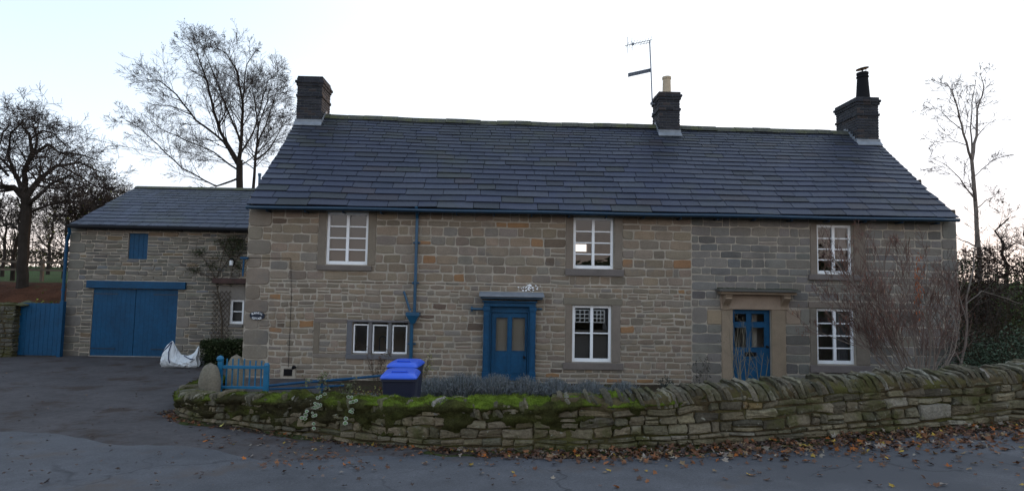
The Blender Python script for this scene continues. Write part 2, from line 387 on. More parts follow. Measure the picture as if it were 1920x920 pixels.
# ------------------------------------------------------------------ garden wall path
base_px = [(392,733),(362,745),(338,760),(331,770),(336,782),(383,795),(440,802),(522,813),(612,825),(740,837),(860,845),(1000,850),(1200,847),(1340,839),(1500,828),(1700,812),(1900,796),(2150,776),(2400,765)]
top_px = {0:720,1:722,2:730,3:733,4:734,5:731,6:728,7:728,8:729,9:733,10:736,11:733,12:725,13:714,14:705,15:693,16:681,17:666,18:653}
WP = []
for i, (u, v) in enumerate(base_px):
    p = PGnd(u, v); t = PY(u, top_px[i], p.y+.05); WP.append((p.x, p.y, p.z, max(.42, t.z-p.z)))
def catmull(P, k=10):
    out = []
    for i in range(len(P)-1):
        a, b, c, d = P[max(i-1,0)], P[i], P[i+1], P[min(i+2,len(P)-1)]
        for j in range(k):
            t = j/k; out.append(tuple(.5*((2*b[q])+(-a[q]+c[q])*t+(2*a[q]-5*b[q]+4*c[q]-d[q])*t*t+(-a[q]+3*b[q]-3*c[q]+d[q])*t**3) for q in range(4)))
    out.append(P[-1]); return out
WC = catmull(WP, 8)
WS = [0.0]
for a, b in zip(WC[:-1], WC[1:]): WS.append(WS[-1]+math.hypot(b[0]-a[0], b[1]-a[1]))
WLEN = WS[-1]
import bisect
def wpt(s):
    s = min(max(s, 0), WLEN-1e-4); i = min(bisect.bisect_right(WS, s)-1, len(WC)-2); t = (s-WS[i])/(WS[i+1]-WS[i]+1e-9)
    a, b = WC[i], WC[i+1]; p = [a[q]+(b[q]-a[q])*t for q in range(4)]
    a, b = WC[max(i-2, 0)], WC[min(i+3, len(WC)-1)]; tx, ty = b[0]-a[0], b[1]-a[1]; l = math.hypot(tx, ty)
    return p, (ty/l, -tx/l), (tx/l, ty/l)   # outward normal points to the road
HREF = .75
def wmap(s, v, d):
    p, n, t = wpt(s); v += (.035*noise.noise(Vector((s*.9, v*3, 11)))+.03*noise.noise(Vector((s*2.7, v*6, 4))))*(1 if v > .03 else .3)
    z = p[2]-.03+v/HREF*p[3]; d += -.05*v/HREF+.035*noise.noise(Vector((s*1.3, v*2.5, 6)))   # slight batter, uneven face
    return (p[0]+n[0]*d, p[1]+n[1]*d, z)
def s_at_px(i): return WS[min(i*8, len(WS)-1)]
S_COPE = s_at_px(12)-.2                      # slanted copings from here to the right
TH = .30

# ------------------------------------------------------------------ garden bed (sunken ground behind the wall)
mb = MB(); N1 = int(WLEN/.25)
for i in range(N1+1):
    s = WLEN*i/N1; p, n, t = wpt(s)
    x0, y0 = p[0]-n[0]*.2, p[1]-n[1]*.2; x1 = -6.2+(18.4)*i/N1; y1 = .15
    if s < 1.5: x1 = -6.2
    for k in range(9):
        q = k/8; x = x0+(x1-x0)*q; y = y0+(y1-y0)*q
        z = (p[2]+.02)*(1-sst(0, .25, q))+.0*sst(0, .25, q)+.03*noise.noise(Vector((x, y, 1)))
        if x > 8: z = max(z, .0)
        mb.v.append((x, y, z))
for i in range(N1):
    for k in range(8):
        a = i*9+k; mb.f.append([a, a+9, a+10, a+1]); mb.c.append((1,1,1))
tag(mb.build('garden_ground', M['soil'], smooth=True, loc=(0,0,0)), 'dark soil of the sunken front garden behind the wall', 'soil', kind='structure')

# ------------------------------------------------------------------ main house
HX0, HX1 = -6.338, 11.74
RY = 3.1852                                   # ridge line
Y_E = -.3
house = thing('stone_cottage', ((HX0+HX1)/2, 3.2, 0), 'long two storey stone cottage with dark slate roof, three chimneys and white windows', 'cottage')
fm = lambda u, v, d: (u, -d, v)
def fmw(u, v, d): return (u+.008*noise.noise(Vector((u*2, v*3, 8))), -d, v+.016*noise.noise(Vector((u*.8, v*1.5, 0)))+.009*noise.noise(Vector((u*3.1, v*3, 5))))              # facade map
def rect(u0, v0, u1, v1, y=0.0):             # pixel rect -> facade rect (u0,z0,u1,z1)
    a = PX(u0, (v0+v1)/2, y)[0]; b = PX(u1, (v0+v1)/2, y)[0]; um = (u0+u1)/2
    return (a, PX(um, v1, y)[1], b, PX(um, v0, y)[1])
EAV = lambda x: 4.30+.0*x
def eave_z(x): 
    a = PX(462, 384, Y_E); b = PX(1797, 409, Y_E); return a[1]+(b[1]-a[1])*(x-a[0])/(b[0]-a[0])
def ridge_z(x):
    P = [PX(560,215,RY), PX(640,219,RY), PX(900,229,RY), PX(1223,237,RY), PX(1290,240,RY), PX(1570,248,RY), PX(1640,251,RY)]
    if x <= P[0][0]: return P[0][1]
    for a, b in zip(P[:-1], P[1:]):
        if x <= b[0]: return a[1]+(b[1]-a[1])*(x-a[0])/(b[0]-a[0])
    return P[-1][1]
RX0, RX1 = PX(462, 384, Y_E)[0], PX(1797, 409, Y_E)[0]
FT = min(eave_z(RX0), eave_z(RX1))-.02        # facade top

win = dict(A=(611,397,690,496), B=(1075,407,1151,504), C=(1532,421,1599,514), D=(1073,572,1147,679), E=(1532,578,1604,683))
OPEN = {k: rect(*v) for k, v in win.items()}
MULL = rect(660, 604, 764, 664)
MSUR = rect(650, 600, 770, 673)
D1 = rect(906, 562, 1003, 719); D1O = rect(915, 575, 994, 722)
D2 = rect(1374, 580, 1446, 716)
D1O = (D1O[0], 0.02, D1O[2], D1O[3]); D2 = (D2[0], 0.03, D2[2], D2[3])
holes = list(OPEN.values()) + [MULL, D1O, D2]

BH = rect(1078, 457, 1101, 472, 6.16)
wallm = MB(); wall_holes(wallm, HX0, HX1, -.4, FT, holes, fm, .42)
# gables and back wall
back_hole = (1.35, 2.95, 2.35, 3.85)
wall_holes(wallm, HX0, HX1, -.4, FT, [BH], lambda u, v, d: (u, 6.37+d, v), .42)
for X, sg in ((HX0, -1), (HX1, 1)):
    a, b = (X, X+.42) if sg < 0 else (X-.42, X)
    zr = ridge_z(X)-.12
    wallm.box(a, b, .42, 5.95, -.4, FT)
    wallm.add([(a,0,FT),(a,6.37,FT),(a,RY,zr),(b,0,FT),(b,6.37,FT),(b,RY,zr)], [(0,1,2),(5,4,3),(0,2,5,3),(1,4,5,2),(0,3,4,1)])
wall = wallm.build('wall', M['mortar'], house)

# dressed stone surrounds
BR = (.185,.155,.125); BR2 = (.16,.14,.125); TAN = (.28,.21,.15); PUR = (.13,.125,.13)
surr = {}
def surround(name, pieces, rg, par, label=None):
    mb = MB()
    for r, c, y0 in pieces:
        cc = jc(c, rg, .08); u0, v0, u1, v1 = r
        mb.box(u0, u1, -y0, .11, v0, v1, cc)
    o = mb.build(name, M['dressed'], par, bevel=.008)
    if label: o['label'] = label
    return o
rg = random.Random(3)
obs = []
def px_pieces(lst): return [(rect(*p[:4]), p[4], p[5]) for p in lst]
specs = {
 'A': [(597,391,610.4,497,BR,.024),(690.6,391,705,497,BR,.024),(595,497.4,697,507,BR2,.07)],
 'B': [(1061,400,1074.4,504,BR,.024),(1151.6,401,1167,504,BR,.024),(1060,504.4,1169,517,BR2,.07)],
 'C': [(1519,421,1531.4,514,BR,.024),(1599.6,422,1622,514,BR,.024),(1517,411.5,1625,420.6,BR,.03),(1515,514.6,1613,525,BR2,.07)],
 'D': [(1060,572,1072.4,679,BR,.024),(1147.6,572,1163,679,BR,.024),(1056,559,1166,571.4,BR,.03),(1055,679.6,1168,692,BR2,.07)],
 'E': [(1519,578,1531.4,684,BR,.024),(1604.6,578,1630,684,BR,.024),(1515,566,1628,577.4,BR,.03),(1518,684.6,1632,698,BR2,.07)],
}
for k, lst in specs.items():
    pp = px_pieces(lst); surround('window_surround', pp, rg, house); obs += [p[0] for p in pp] + [OPEN[k]]
    o_ = OPEN[k]; obs.append((o_[0]-.03, o_[1]-.03, o_[2]+.03, o_[3]+.03))
# mullioned window surround
u0, v0, u1, v1 = MSUR; a0, b0, a1, b1 = MULL
pp = [((u0, v0, u1, b0-.003), PUR, .05), ((u0, b1+.003, u1, v1), PUR, .03), ((u0, b0, a0-.002, b1), PUR, .024), ((a1+.002, b0, u1, b1), PUR, .024)]
lights = [rect(661,607,690,662), rect(697,608,727,663), rect(734,609,763,664)]
for l, r in zip(lights[:-1], lights[1:]): pp.append(((l[2]+.004, b0, r[0]-.004, b1), PUR, .01))
surround('mullioned_surround', pp, rg, house, 'purple grey stone surround with two mullions'); obs.append(MSUR)
# blocked window beside it
bk = rect(588, 597, 650, 670)
pp = [((bk[0], bk[3]-.1, bk[2]-.005, bk[3]), BR, .022), ((bk[0], bk[1]+.1, bk[0]+.14, bk[3]-.104), BR, .022), ((bk[0], bk[1], bk[2]-.005, bk[1]+.096), BR, .022)]
surround('blocked_window_surround', pp, rg, house, 'stone surround of a blocked window'); obs += [p[0] for p in pp]
# door 2 surround with consoles and hood
pp = px_pieces([(1350,551.5,1478,580,TAN,.05),(1353,580.4,1373.6,718,TAN,.035),(1446.4,580.4,1473,718,TAN,.035),(1326,581,1352.6,607,TAN,.022),(1473.4,581,1500,607,TAN,.022)])
pp = [((r[0], min(r[1], .03) if r[1] < .3 else r[1], r[2], r[3]), c, d) for r, c, d in pp]
surround('door_surround', pp, rg, house, 'tan sandstone door surround under a moulded hood'); obs += [p[0] for p in pp]; obs.append(D2)
hd = rect(1341, 543, 1490, 551)
hood = MB(); hood.box(hd[0]+.06, hd[2]-.06, -.24, .0, hd[1]-.01, hd[1]+.055, TAN); hood.box(hd[0], hd[2], -.32, .0, hd[1]+.057, hd[3]+.015, (.10,.095,.085))
for i in range(60):
    x = rg.uniform(hd[0], hd[2]-.1); hood.box(x, x+rg.uniform(.03,.1), -.31+rg.uniform(0,.1), -.1, hd[3]+.012, hd[3]+.02+rg.uniform(0,.025), (.05,.055,.035))
h2 = hood.build('door_hood', M['dressed'], house, bevel=.01); h2['label'] = 'moulded stone hood over the tan door surround'; obs.append((hd[0]+.05, hd[1], hd[2]-.05, hd[3]))
for u in (1353.5, 1462):
    r = rect(u, 552, u+12, 580); c = MB(); pr = []
    for k in range(13):
        t = k/12; zz = r[3]-(r[3]-r[1])*t; dd = .24*(1-t)**1.2+.03*math.sin(t*math.pi*2)*(1 if t > .2 else 0)+.06
        pr.append((dd, zz))
    V = [(r[0], -.045, p[1]) for p in pr]+[(r[0], -p[0], p[1]) for p in pr]+[(r[2], -.045, p[1]) for p in pr]+[(r[2], -p[0], p[1]) for p in pr]
    n = 13; Fs = []
    for k in range(n-1): Fs += [(k, k+1, n+k+1, n+k), (2*n+k, 3*n+k, 3*n+k+1, 2*n+k+1), (n+k, n+k+1, 3*n+k+1, 3*n+k)]
    Fs += [(0, n, 3*n, 2*n), (n-1, 3*n-1, 4*n-1, 2*n-1)]
    c.add(V, Fs, TAN); c.build('console_bracket', M['dressed'], house)
obs.append(D1)
# facade stones
XS = PX(1297, 550)[0]
sm = MB(); rg = random.Random(11)
warm = lambda pal: [(w_, (c[0]*1.06, c[1]*.99, c[2]*.92)) for w_, c in pal]
PAL1 = [(30,(.225,.187,.148)),(25,(.205,.172,.139)),(22,(.215,.187,.156)),(12,(.178,.153,.127)),(12,(.19,.175,.158)),(2.2,(.26,.16,.09)),(1.6,(.125,.098,.08))]
PAL2 = [(30,(.178,.162,.145)),(30,(.195,.178,.158)),(15,(.15,.142,.132)),(10,(.21,.182,.15)),(4,(.125,.115,.105))]
PAL1 = warm(PAL1)
QX = HX0+.62
zmid = PX(800, 528)[1]; zlow = PX(800, 690)[1]
vent = rect(531, 690, 550, 705); obs.append((vent[0]-.06, vent[1]-.06, vent[2]+.06, vent[3]+.06))
# quoins
v = -.3; k = 0
while v < FT-.05:
    h = rg.uniform(.30, .44); h = FT-v if FT-(v+h) < .2 else h
    ww = .58 if k % 2 else .36
    if .2 < v < .9: ww = .62
    stone(sm, (HX0, v, HX0+ww, v+h), fm, jc((.20,.168,.135), rg, .1), rg, gap=.006, dep=.02, jit=.004, bev=.01)
    obs.append((HX0-.1, v, HX0+ww, v+h)); v += h; k += 1
def fill(u0, u1, v0, v1, ch, cw, pal, gap, jit, dep):
    for r in layout(u0, u1, v0, v1, ch, cw, obs, rg):
        stone(sm, r, fmw, jc(pick(pal, rg), rg, .09), rg, gap=gap*rg.uniform(.7, 1.4), jit=jit*1.25, dep=dep*.8)
fill(HX0, XS, zmid, FT, (.15,.26), (.24,.58), PAL1, .0095, .008, .016)
fill(HX0, XS, -.3, zmid, (.085,.195), (.16,.46), PAL1, .0125, .014, .020)
fill(XS, HX1-.4, zmid-.5, FT, (.17,.25), (.28,.6), PAL2, .006, .005, .012)
fill(XS, HX1-.4, -.3, zmid-.5, (.19,.30), (.35,.8), PAL2, .006, .006, .012)
v = -.3; k = 0
while v < FT-.05:
    h = rg.uniform(.26, .36); h = FT-v if FT-(v+h) < .2 else h
    ww = .40 if k % 2 else .38
    stone(sm, (HX1-ww, v, HX1, v+h), fm, jc((.17,.155,.14), rg, .1), rg, gap=.006, dep=.018); v += h; k += 1
# gable stones, rough
for X, sg, mp in ((HX0, -1, lambda u, v, d: (HX0-d, 6.37-u, v)), (HX1, 1, lambda u, v, d: (HX1+d, u, v))):
    for r in layout(0, 6.37, -.3, ridge_z(X)-.3, (.15,.24), (.3,.6), [], rg):
        um = (r[0]+r[2])/2; top = eave_z(X)+ (ridge_z(X)-eave_z(X))*(1-abs(um-3.185)/3.5)-.2
        if r[3] < top: stone(sm, r, mp, jc(pick(PAL1, rg), rg), rg)
sm.build('facing_stones', M['stone'], wall)
# small stone lintel course under the eaves and limewash splash
vm = MB(); vm.box(vent[0]+.02, vent[2]-.02, -.03, .02, vent[1]+.02, vent[3]-.02)
for i in range(4):
    z = vent[1]+.03+i*(vent[3]-vent[1]-.06)/4; vm.box(vent[0]+.03, vent[2]-.03, -.045, -.028, z, z+.012)
vm.build('air_vent', M['black'], house)
vf = MB(); vf.box(vent[0]-.05, vent[0]+.018, -.025, .02, vent[1], vent[3]); vf.box(vent[2]-.018, vent[2]+.05, -.025, .02, vent[1], vent[3]); vf.box(vent[0]-.05, vent[2]+.05, -.025, .02, vent[3]+.001, vent[3]+.05); vf.box(vent[0]-.05, vent[2]+.05, -.025, .02, vent[1]-.05, vent[1]-.001)
vf.build('vent_surround', M['mortar'], house)
fx, fz = PX(553, 688); fl = MB(); fl.tube([(fx, .05, fz), (fx, -.14, fz), (fx+.03, -.17, fz+.05)], .035, 10); fl.build('flue_pipe', M['black'], house)

# windows
def window(par, r, cols, rows, y=.075, label=None, cover=None, top_div=None, fw=.068, bars=True):
    u0, v0, u1, v1 = r; fr = MB(); e = .004; u0 += e; u1 -= e; v0 += e; v1 -= e
    fr.box(u0, u0+fw, y, y+.07, v0, v1); fr.box(u1-fw, u1, y, y+.07, v0, v1)
    fr.box(u0+fw, u1-fw, y, y+.07, v1-fw, v1); fr.box(u0+fw, u1-fw, y, y+.07, v0, v0+fw*1.25)
    U0, U1, V0, V1 = u0+fw, u1-fw, v0+fw*1.25, v1-fw
    f = fr.build('window', M['white'], par, bevel=.006)
    if label: f['label'] = label
    b = MB()
    if cols == 2: b.box((U0+U1)/2-.035, (U0+U1)/2+.035, y-.008, y+.055, V0, V1)
    zs = [V0+(V1-V0)*i/rows for i in range(1, rows)] if top_div is None else [V0+(V1-V0)*top_div]
    for z in zs:
        if cols == 2:
            b.box(U0, (U0+U1)/2-.036, y+.014, y+.044, z-.015, z+.015); b.box((U0+U1)/2+.036, U1, y+.014, y+.044, z-.015, z+.015)
        else: b.box(U0, U1, y+.014, y+.044, z-.013, z+.013)
    if b.f: b.build('glazing_bars', M['white'], f)
    g = MB(); g.add([(U0,y+.03,V0),(U1,y+.03,V0),(U1,y+.03,V1),(U0,y+.03,V1)], [(0,1,2,3)]); g.build('glass', M['glass'], f)
    s = MB(); s.box(u0-.002, u1+.002, .145, .46, v0-.07, v0-.003); s.build('inner_sill', M['white'], f)
    if cover: cover(f, U0, U1, V0, V1, y)
    return f
def blind(full=1.0, m_='blind'):
    def fn(f, U0, U1, V0, V1, y):
        b = MB(); b.box(U0-.03, U1+.03, y+.13, y+.137, V1-(V1-V0)*full, V1+.03); b.tube([(U0-.03, y+.133, V1-(V1-V0)*full), (U1+.03, y+.133, V1-(V1-V0)*full)], .012, 6)
        b.build('roller_blind', M[m_], f)
    return fn
def curtain(side, wid):
    def fn(f, U0, U1, V0, V1, y):
        a, b_ = (U1-wid, U1+.1) if side > 0 else (U0-.1, U0+wid)
        c = MB(); n = 24; V = []
        for i in range(n+1):
            x = a+(b_-a)*i/n; yy = y+.24+.025*math.sin(i*1.7)
            V += [(x, yy, V0-.05), (x, yy, V1+.1)]
        c.add(V, [(2*i, 2*i+2, 2*i+3, 2*i+1) for i in range(n)]); c.build('curtain', M['curtain'], f)
    return fn
def lace(f, U0, U1, V0, V1, y):
    c = MB(); mid = (U0+U1)/2
    for a, b_ in ((U0+.02, mid-.05), (mid+.05, U1-.09)):
        z1 = V1-.06; z0 = z1-.30; n = 3
        for i in range(n+1):
            x = a+(b_-a)*i/n; c.box(x-.012, x+.012, y+.08, y+.086, z0, z1)
            z = z0+(z1-z0)*i/n; c.box(a-.007, b_+.007, y+.087, y+.093, z-.012, z+.012)
    c.build('leaded_hanging', M['white'], f)
    b = MB(); b.box(U0-.03, U1+.03, y+.135, y+.142, V0-.02, V0+(V1-V0)*.56); b.build('cafe_blind', M['blind'], f)
    curtain(1, .10)(f, U0, U1, V0, V1, y)
window(house, OPEN['A'], 2, 4, label='upper window beside the tall downpipe, grey blind fully drawn', cover=blind(1.03))
window(house, OPEN['B'], 2, 4, label='upper middle window with daylight showing through one pane')
window(house, OPEN['C'], 2, 4, label='upper window above the leafless shrub with a pale curtain at its edge', cover=curtain(1, .14))
window(house, OPEN['D'], 2, 2, top_div=.5, label='four pane ground floor window beside the glazed blue door', cover=lace)
window(house, OPEN['E'], 2, 4, label='lower window behind the leafless shrub with a wide pale curtain', cover=curtain(1, .30))
for i, l in enumerate(lights):
    window(house, (l[0], l[1], l[2], l[3]), 1, 1, y=.05, fw=.035, label=['first casement of the mullioned window', 'middle casement of the mullioned window', 'third casement of the mullioned window, next to the downpipe'][i])
# tap and bottles on the kitchen sill
tp = MB(); cx = (lights[1][0]+lights[1][2])/2; zb = lights[1][1]+.02
tp.tube([(cx-.08, .4, zb), (cx-.08, .4, zb+.3)]+[(cx-.08+.08*(1-math.cos(a)), .4, zb+.3+.08*math.sin(a)) for a in [math.pi*k/8 for k in range(1, 9)]]+[(cx+.08, .4, zb+.2)], .012, 8)
tap = tag(tp.build('kitchen_tap', M['iron'], smooth=True), 'arched metal kitchen tap seen through the middle casement of the mullioned window', 'tap')

# interior floors, ceiling, partitions
it = MB(); it.box(HX0+.45, HX1-.45, .45, 5.9, -.1, .0); it.box(HX0+.45, HX1-.45, .45, 5.9, 2.12, 2.3); it.box(HX0+.02, HX1-.02, .02, 6.35, FT+.003, FT+.06)
for x in (-1.6, .6, 4.45, 6.6): it.box(x, x+.12, .44, 5.92, .01, 2.11)
for x in (-1.6, 4.45, 6.6): it.box(x, x+.12, .44, 5.92, 2.31, 4.31)
it.box(HX0+.45, 1.5, 2.6, 2.7, .01, 2.11); it.box(4.6, HX1-.5, 2.6, 2.7, .01, 2.11)
it.build('interior', M['plaster'], house)

# door 1, projecting blue case
dm = MB(); r = D1; W1 = r[2]-r[0]
pw = rect(906,600,917,700)[2]-rect(906,600,917,700)[0]
dm.box(r[0], r[0]+pw, -.20, .05, .02, r[3]-.16); dm.box(r[2]-pw, r[2], -.20, .05, .02, r[3]-.16)
for a in (r[0], r[2]-pw):
    dm.box(a-.015, a+pw+.015, -.215, -.0, .02, .28); dm.box(a-.015, a+pw+.015, -.22, 0, r[3]-.27, r[3]-.16)
    dm.box(a+.03, a+pw-.03, -.212, -.2, .4, r[3]-.35)
dm.box(r[0]+.002, r[2]-.002, -.19, .05, r[3]-.17+.012, r[3]-.02)
dm.box(r[0]-.03, r[2]+.03, -.25, .0, r[3]-.055, r[3]-.018)
case = dm.build('door_case', M['blue'], house, bevel=.008)
hr = rect(899, 549, 1019, 560); hm = MB()
hm.box(hr[0]+.04, hr[2]-.04, -.34, .0, hr[1]-.0, hr[1]+.05); hm.build('door_canopy', M['blue_dark'], house, bevel=.01)
hm = MB(); hm.hexa([(hr[0],-.38,hr[1]+.052),(hr[2],-.38,hr[1]+.052),(hr[2],-.0,hr[1]+.052),(hr[0],-.0,hr[1]+.052)], [(hr[0],-.38,hr[1]+.08),(hr[2],-.38,hr[1]+.08),(hr[2],-.0,hr[3]+.03),(hr[0],-.0,hr[3]+.03)])
hm.build('lead_canopy_top', M['lead'], house, bevel=.01)
bp = rect(883, 573, 906, 581); bm = MB(); bm.tube([(bp[0], -.06, bp[1]+.03), (bp[2]+.02, -.06, bp[1]+.03)], .028, 8); bm.box(bp[0], bp[0]+.05, -.03, 0, bp[1]-.03, bp[1]+.09)
bp2 = rect(1003, 576, 1016, 581); bm.build('pipe_stub', M['pipe_blue'], house); bm = MB(); bm.tube([(bp2[0]-.02, -.06, bp2[1]+.03), (bp2[2], -.06, bp2[1]+.03)], .022, 8)
bm.build('pipe_stub', M['pipe_blue'], house)
def door(name, r, y, panes, label, knob=None, letter=None, panels=()):
    u0, v0, u1, v1 = r; e = .006
    mb = MB(); wall_holes(mb, u0+e, u1-e, v0, v1-e, panes, lambda u, v, d: (u, y-d, v), .05)
    d = mb.build('door', M['blue'], house, bevel=.004); d['label'] = label
    for q in panes:
        g = MB(); g.add([(q[0],y+.025,q[1]),(q[2],y+.025,q[1]),(q[2],y+.025,q[3]),(q[0],y+.025,q[3])], [(0,1,2,3)]); g.build('pane', M['glass'], d)
        b = MB(); t = .014
        b.box(q[0], q[0]+t, y-.008, y+.02, q[1], q[3]); b.box(q[2]-t, q[2], y-.008, y+.02, q[1], q[3]); b.box(q[0]+t, q[2]-t, y-.008, y+.02, q[3]-t, q[3]); b.box(q[0]+t, q[2]-t, y-.008, y+.02, q[1], q[1]+t)
        b.build('pane_bead', M['blue'], d)
    if panels:
        pn = MB()
        for q in panels:
            pn.box(q[0], q[2], y-.012, y-.001, q[1], q[3]); pn.box(q[0]+.04, q[2]-.04, y-.02, y-.011, q[1]+.04, q[3]-.04)
        pn.build('raised_panel', M['blue'], d, bevel=.004)
    if knob:
        kx, kz = knob; k = MB(); k.tube([(kx, y-.001, kz), (kx, y-.012, kz), (kx, y-.03, kz), (kx, y-.045, kz), (kx, y-.06, kz), (kx, y-.07, kz)], [.035,.03,.012,.024,.03,.014], 14); k.build('handle', M['black'], d, smooth=True)
    if letter:
        l = MB(); l.box(letter[0], letter[2], y-.012, y-.001, letter[1], letter[3]); l.box(letter[0]+.02, letter[2]-.02, y-.02, y-.011, letter[1]+.015, letter[3]-.02); l.build('letterbox', M['black'], d)
    return d
dr = (r0 := rect(917,585,993,722)); dr = (dr[0]+.01, .04, dr[2]-.01, dr[3])
fr = MB(); fr.box(D1[0]+pw+.001, D1[0]+pw+.05, -.06, .06, .02, D1[3]-.17); fr.box(D1[2]-pw-.05, D1[2]-pw-.001, -.06, .06, .02, D1[3]-.17); fr.box(D1[0]+pw+.05, D1[2]-pw-.05, -.06, .06, dr[3]-.002, D1[3]-.15)
fr.build('door_frame', M['blue'], case)
dr = (D1[0]+pw+.052, .05, D1[2]-pw-.052, dr[3]-.006)
p1, p2 = rect(929,594,952,658), rect(959,594,985,658)
mx = (dr[0]+dr[2])/2
door('door', dr, -.02, [p1, p2], 'blue front door with two tall frosted panes and a black knob', knob=(dr[2]-.07, PX(983,669)[1]), panels=[(dr[0]+.09,.2,mx-.04,.72),(mx+.04,.2,dr[2]-.09,.72)])
bb = MB(); bb.box(dr[0]+.05, dr[2]-.05, .12, .13, .7, dr[3]-.02); bb.build('door_curtain', M['beige'], house)
pan = [rect(1378,587,1402,604), rect(1410,587,1436,604), rect(1378,613,1402,652), rect(1410,613,1436,652)]
door('door', (D2[0], .04, D2[2], D2[3]), .06, pan, 'blue front door with four clear panes and a letterbox in the tan surround', letter=rect(1398,660,1420,668), knob=(D2[2]-.08, PX(1437,650)[1]))
mb = MB(); mb.box(D2[0], D2[2], -.25, .3, -.1, .035, TAN); mb.build('doorstep', M['dressed'], house)
mb = MB(); mb.box(D1[0]-.05, D1[2]+.05, -.5, .1, -.1, .018, BR); mb.build('doorstep', M['dressed'], house)

# roof
def roof_pt(x, t, h=0.0, side=1):             # t 0 eave .. 1 ridge, on the front slope
    ze, zr = eave_z(x), ridge_z(x)
    y = Y_E+(RY-Y_E)*t; z = ze+(zr-ze)*t+.03*noise.noise(Vector((x*.35, t*2.5, side)))-.035*math.sin(math.pi*t)
    nz_, ny = .74, -.67
    y += ny*h; z += nz_*h
    if side < 0: y = 2*RY-y
    return (x, y, z)
rb = MB()
xs = frange(RX0+.05, RX1-.05, .8)
for side in (1, -1):
    for a, b in zip(xs[:-1], xs[1:]):
        for t0 in [i/8 for i in range(8)]:
            t1 = t0+1/8; q = [roof_pt(a,t0,-.02,side), roof_pt(b,t0,-.02,side), roof_pt(b,t1,-.02,side), roof_pt(a,t1,-.02,side)]; p = [(x, y, z-.07) for x, y, z in q]
            rb.hexa(p, q)
roof = rb.build('roof', M['black'], house)
def slates(mb, pt, x0, x1, L, rows, rg, pal, side=1, w0=.62, w1=.3, th0=.028, th1=.014):
    tot = sum(rows); t = 0
    for k, e in enumerate(rows):
        dt = e/tot; x = x0-rg.uniform(0, .3); fr_ = k/len(rows); wb = w0+(w1-w0)*fr_; th = th0+(th1-th0)*fr_
        while x < x1:
            ww = wb*rg.uniform(.6, 1.35); xa, xb = max(x, x0+rg.uniform(-.015,.015)), min(x+ww, x1+rg.uniform(-.015,.015)); x += ww
            if xb-xa < .06: continue
            g = .007; ta = t-dt*.05+rg.uniform(-.05,.04)*dt; tb = min(1.0, t+dt*1.25); sk = rg.uniform(-.0012,.0012)
            hb = th*1.3+.012+rg.uniform(0, .004); hl, hr_ = rg.uniform(-.002,.003), rg.uniform(-.002,.003)
            A = [pt(xa+g, ta+sk, hb+hl, side), pt(xb-g, ta-sk, hb+hr_, side), pt(xb-g, tb, .014, side), pt(xa+g, tb, .014, side)]
            B = [pt(xa+g, ta+sk, hb+hl-th, side), pt(xb-g, ta-sk, hb+hr_-th, side), pt(xb-g, tb, .004, side), pt(xa+g, tb, .004, side)]
            cc = jc(pick(pal, rg), rg, .11); cc = tuple(q*.72 for q in cc); mq = max(0, fr_-.35)*.9*(1 if rg.random() < .7 else .3)
            mb.hexa(B, A, tuple(cc[i]*(1-mq)+(.034,.036,.032)[i]*mq for i in range(3)))
        t += dt
SP = [(40,(.033,.040,.074)),(25,(.028,.035,.064)),(15,(.040,.046,.074)),(6,(.036,.040,.044)),(8,(.050,.057,.084)),(4,(.042,.037,.050)),(4,(.023,.026,.038))]
rows = [.42*(1-.62*i/22) for i in range(22)]
rg = random.Random(5); sb = MB()
for side in (1, -1): slates(sb, roof_pt, RX0, RX1, 4.7, rows, rg, SP, side, w0=.78, w1=.42)
sb.build('slates', M['slate'], roof)
rt = MB(); x = RX0-.02
while x < RX1:
    ln = rg.uniform(.42, .6); xb = min(x+ln, RX1+.02); dz = rg.uniform(-.012, .012)
    V = []
    for xx, e in ((x+.004, .0), (xb-.004, .0)):
        zr = ridge_z(xx)+.055+dz+.015*noise.noise(Vector((xx, 0, 0)))
        for dy, dz2 in ((-.20,-.17),(-.13,-.07),(-.06,-.01),(0,.01),(.06,-.01),(.13,-.07),(.20,-.17)): V.append((xx, RY+dy, zr+dz2))
    Fs = [(i, 7+i, 8+i, i+1) for i in range(6)]+[(0,1,2,3,4,5,6),(13,12,11,10,9,8,7)]
    rt.add(V, Fs); x += ln
rt.build('ridge_tiles', M['ridge'], roof)
# gutter and fascia
gt = MB(); xs = frange(RX0+.02, RX1-.02, .5)
gt.tube([(x, Y_E-.05, eave_z(x)-.06+.006*math.sin(x*1.3)) for x in xs], .046, 8)
for x in frange(RX0+.5, RX1-.5, .95): gt.box(x-.012, x+.012, Y_E-.02, -.02, eave_z(x)-.15, eave_z(x)-.11)
gt.build('gutter', M['blue_dark'], house, smooth=True)
gt = MB(); 
for a, b in zip(xs[:-1], xs[1:]): gt.hexa([(a,-.05,FT-.0),(b,-.05,FT-.0),(b,.02,FT-.0),(a,.02,FT-.0)], [(a,-.1,eave_z(a)+.10),(b,-.1,eave_z(b)+.10),(b,.02,eave_z(b)+.10),(a,.02,eave_z(a)+.10)])
gt.build('eaves_board', M['black'], house)
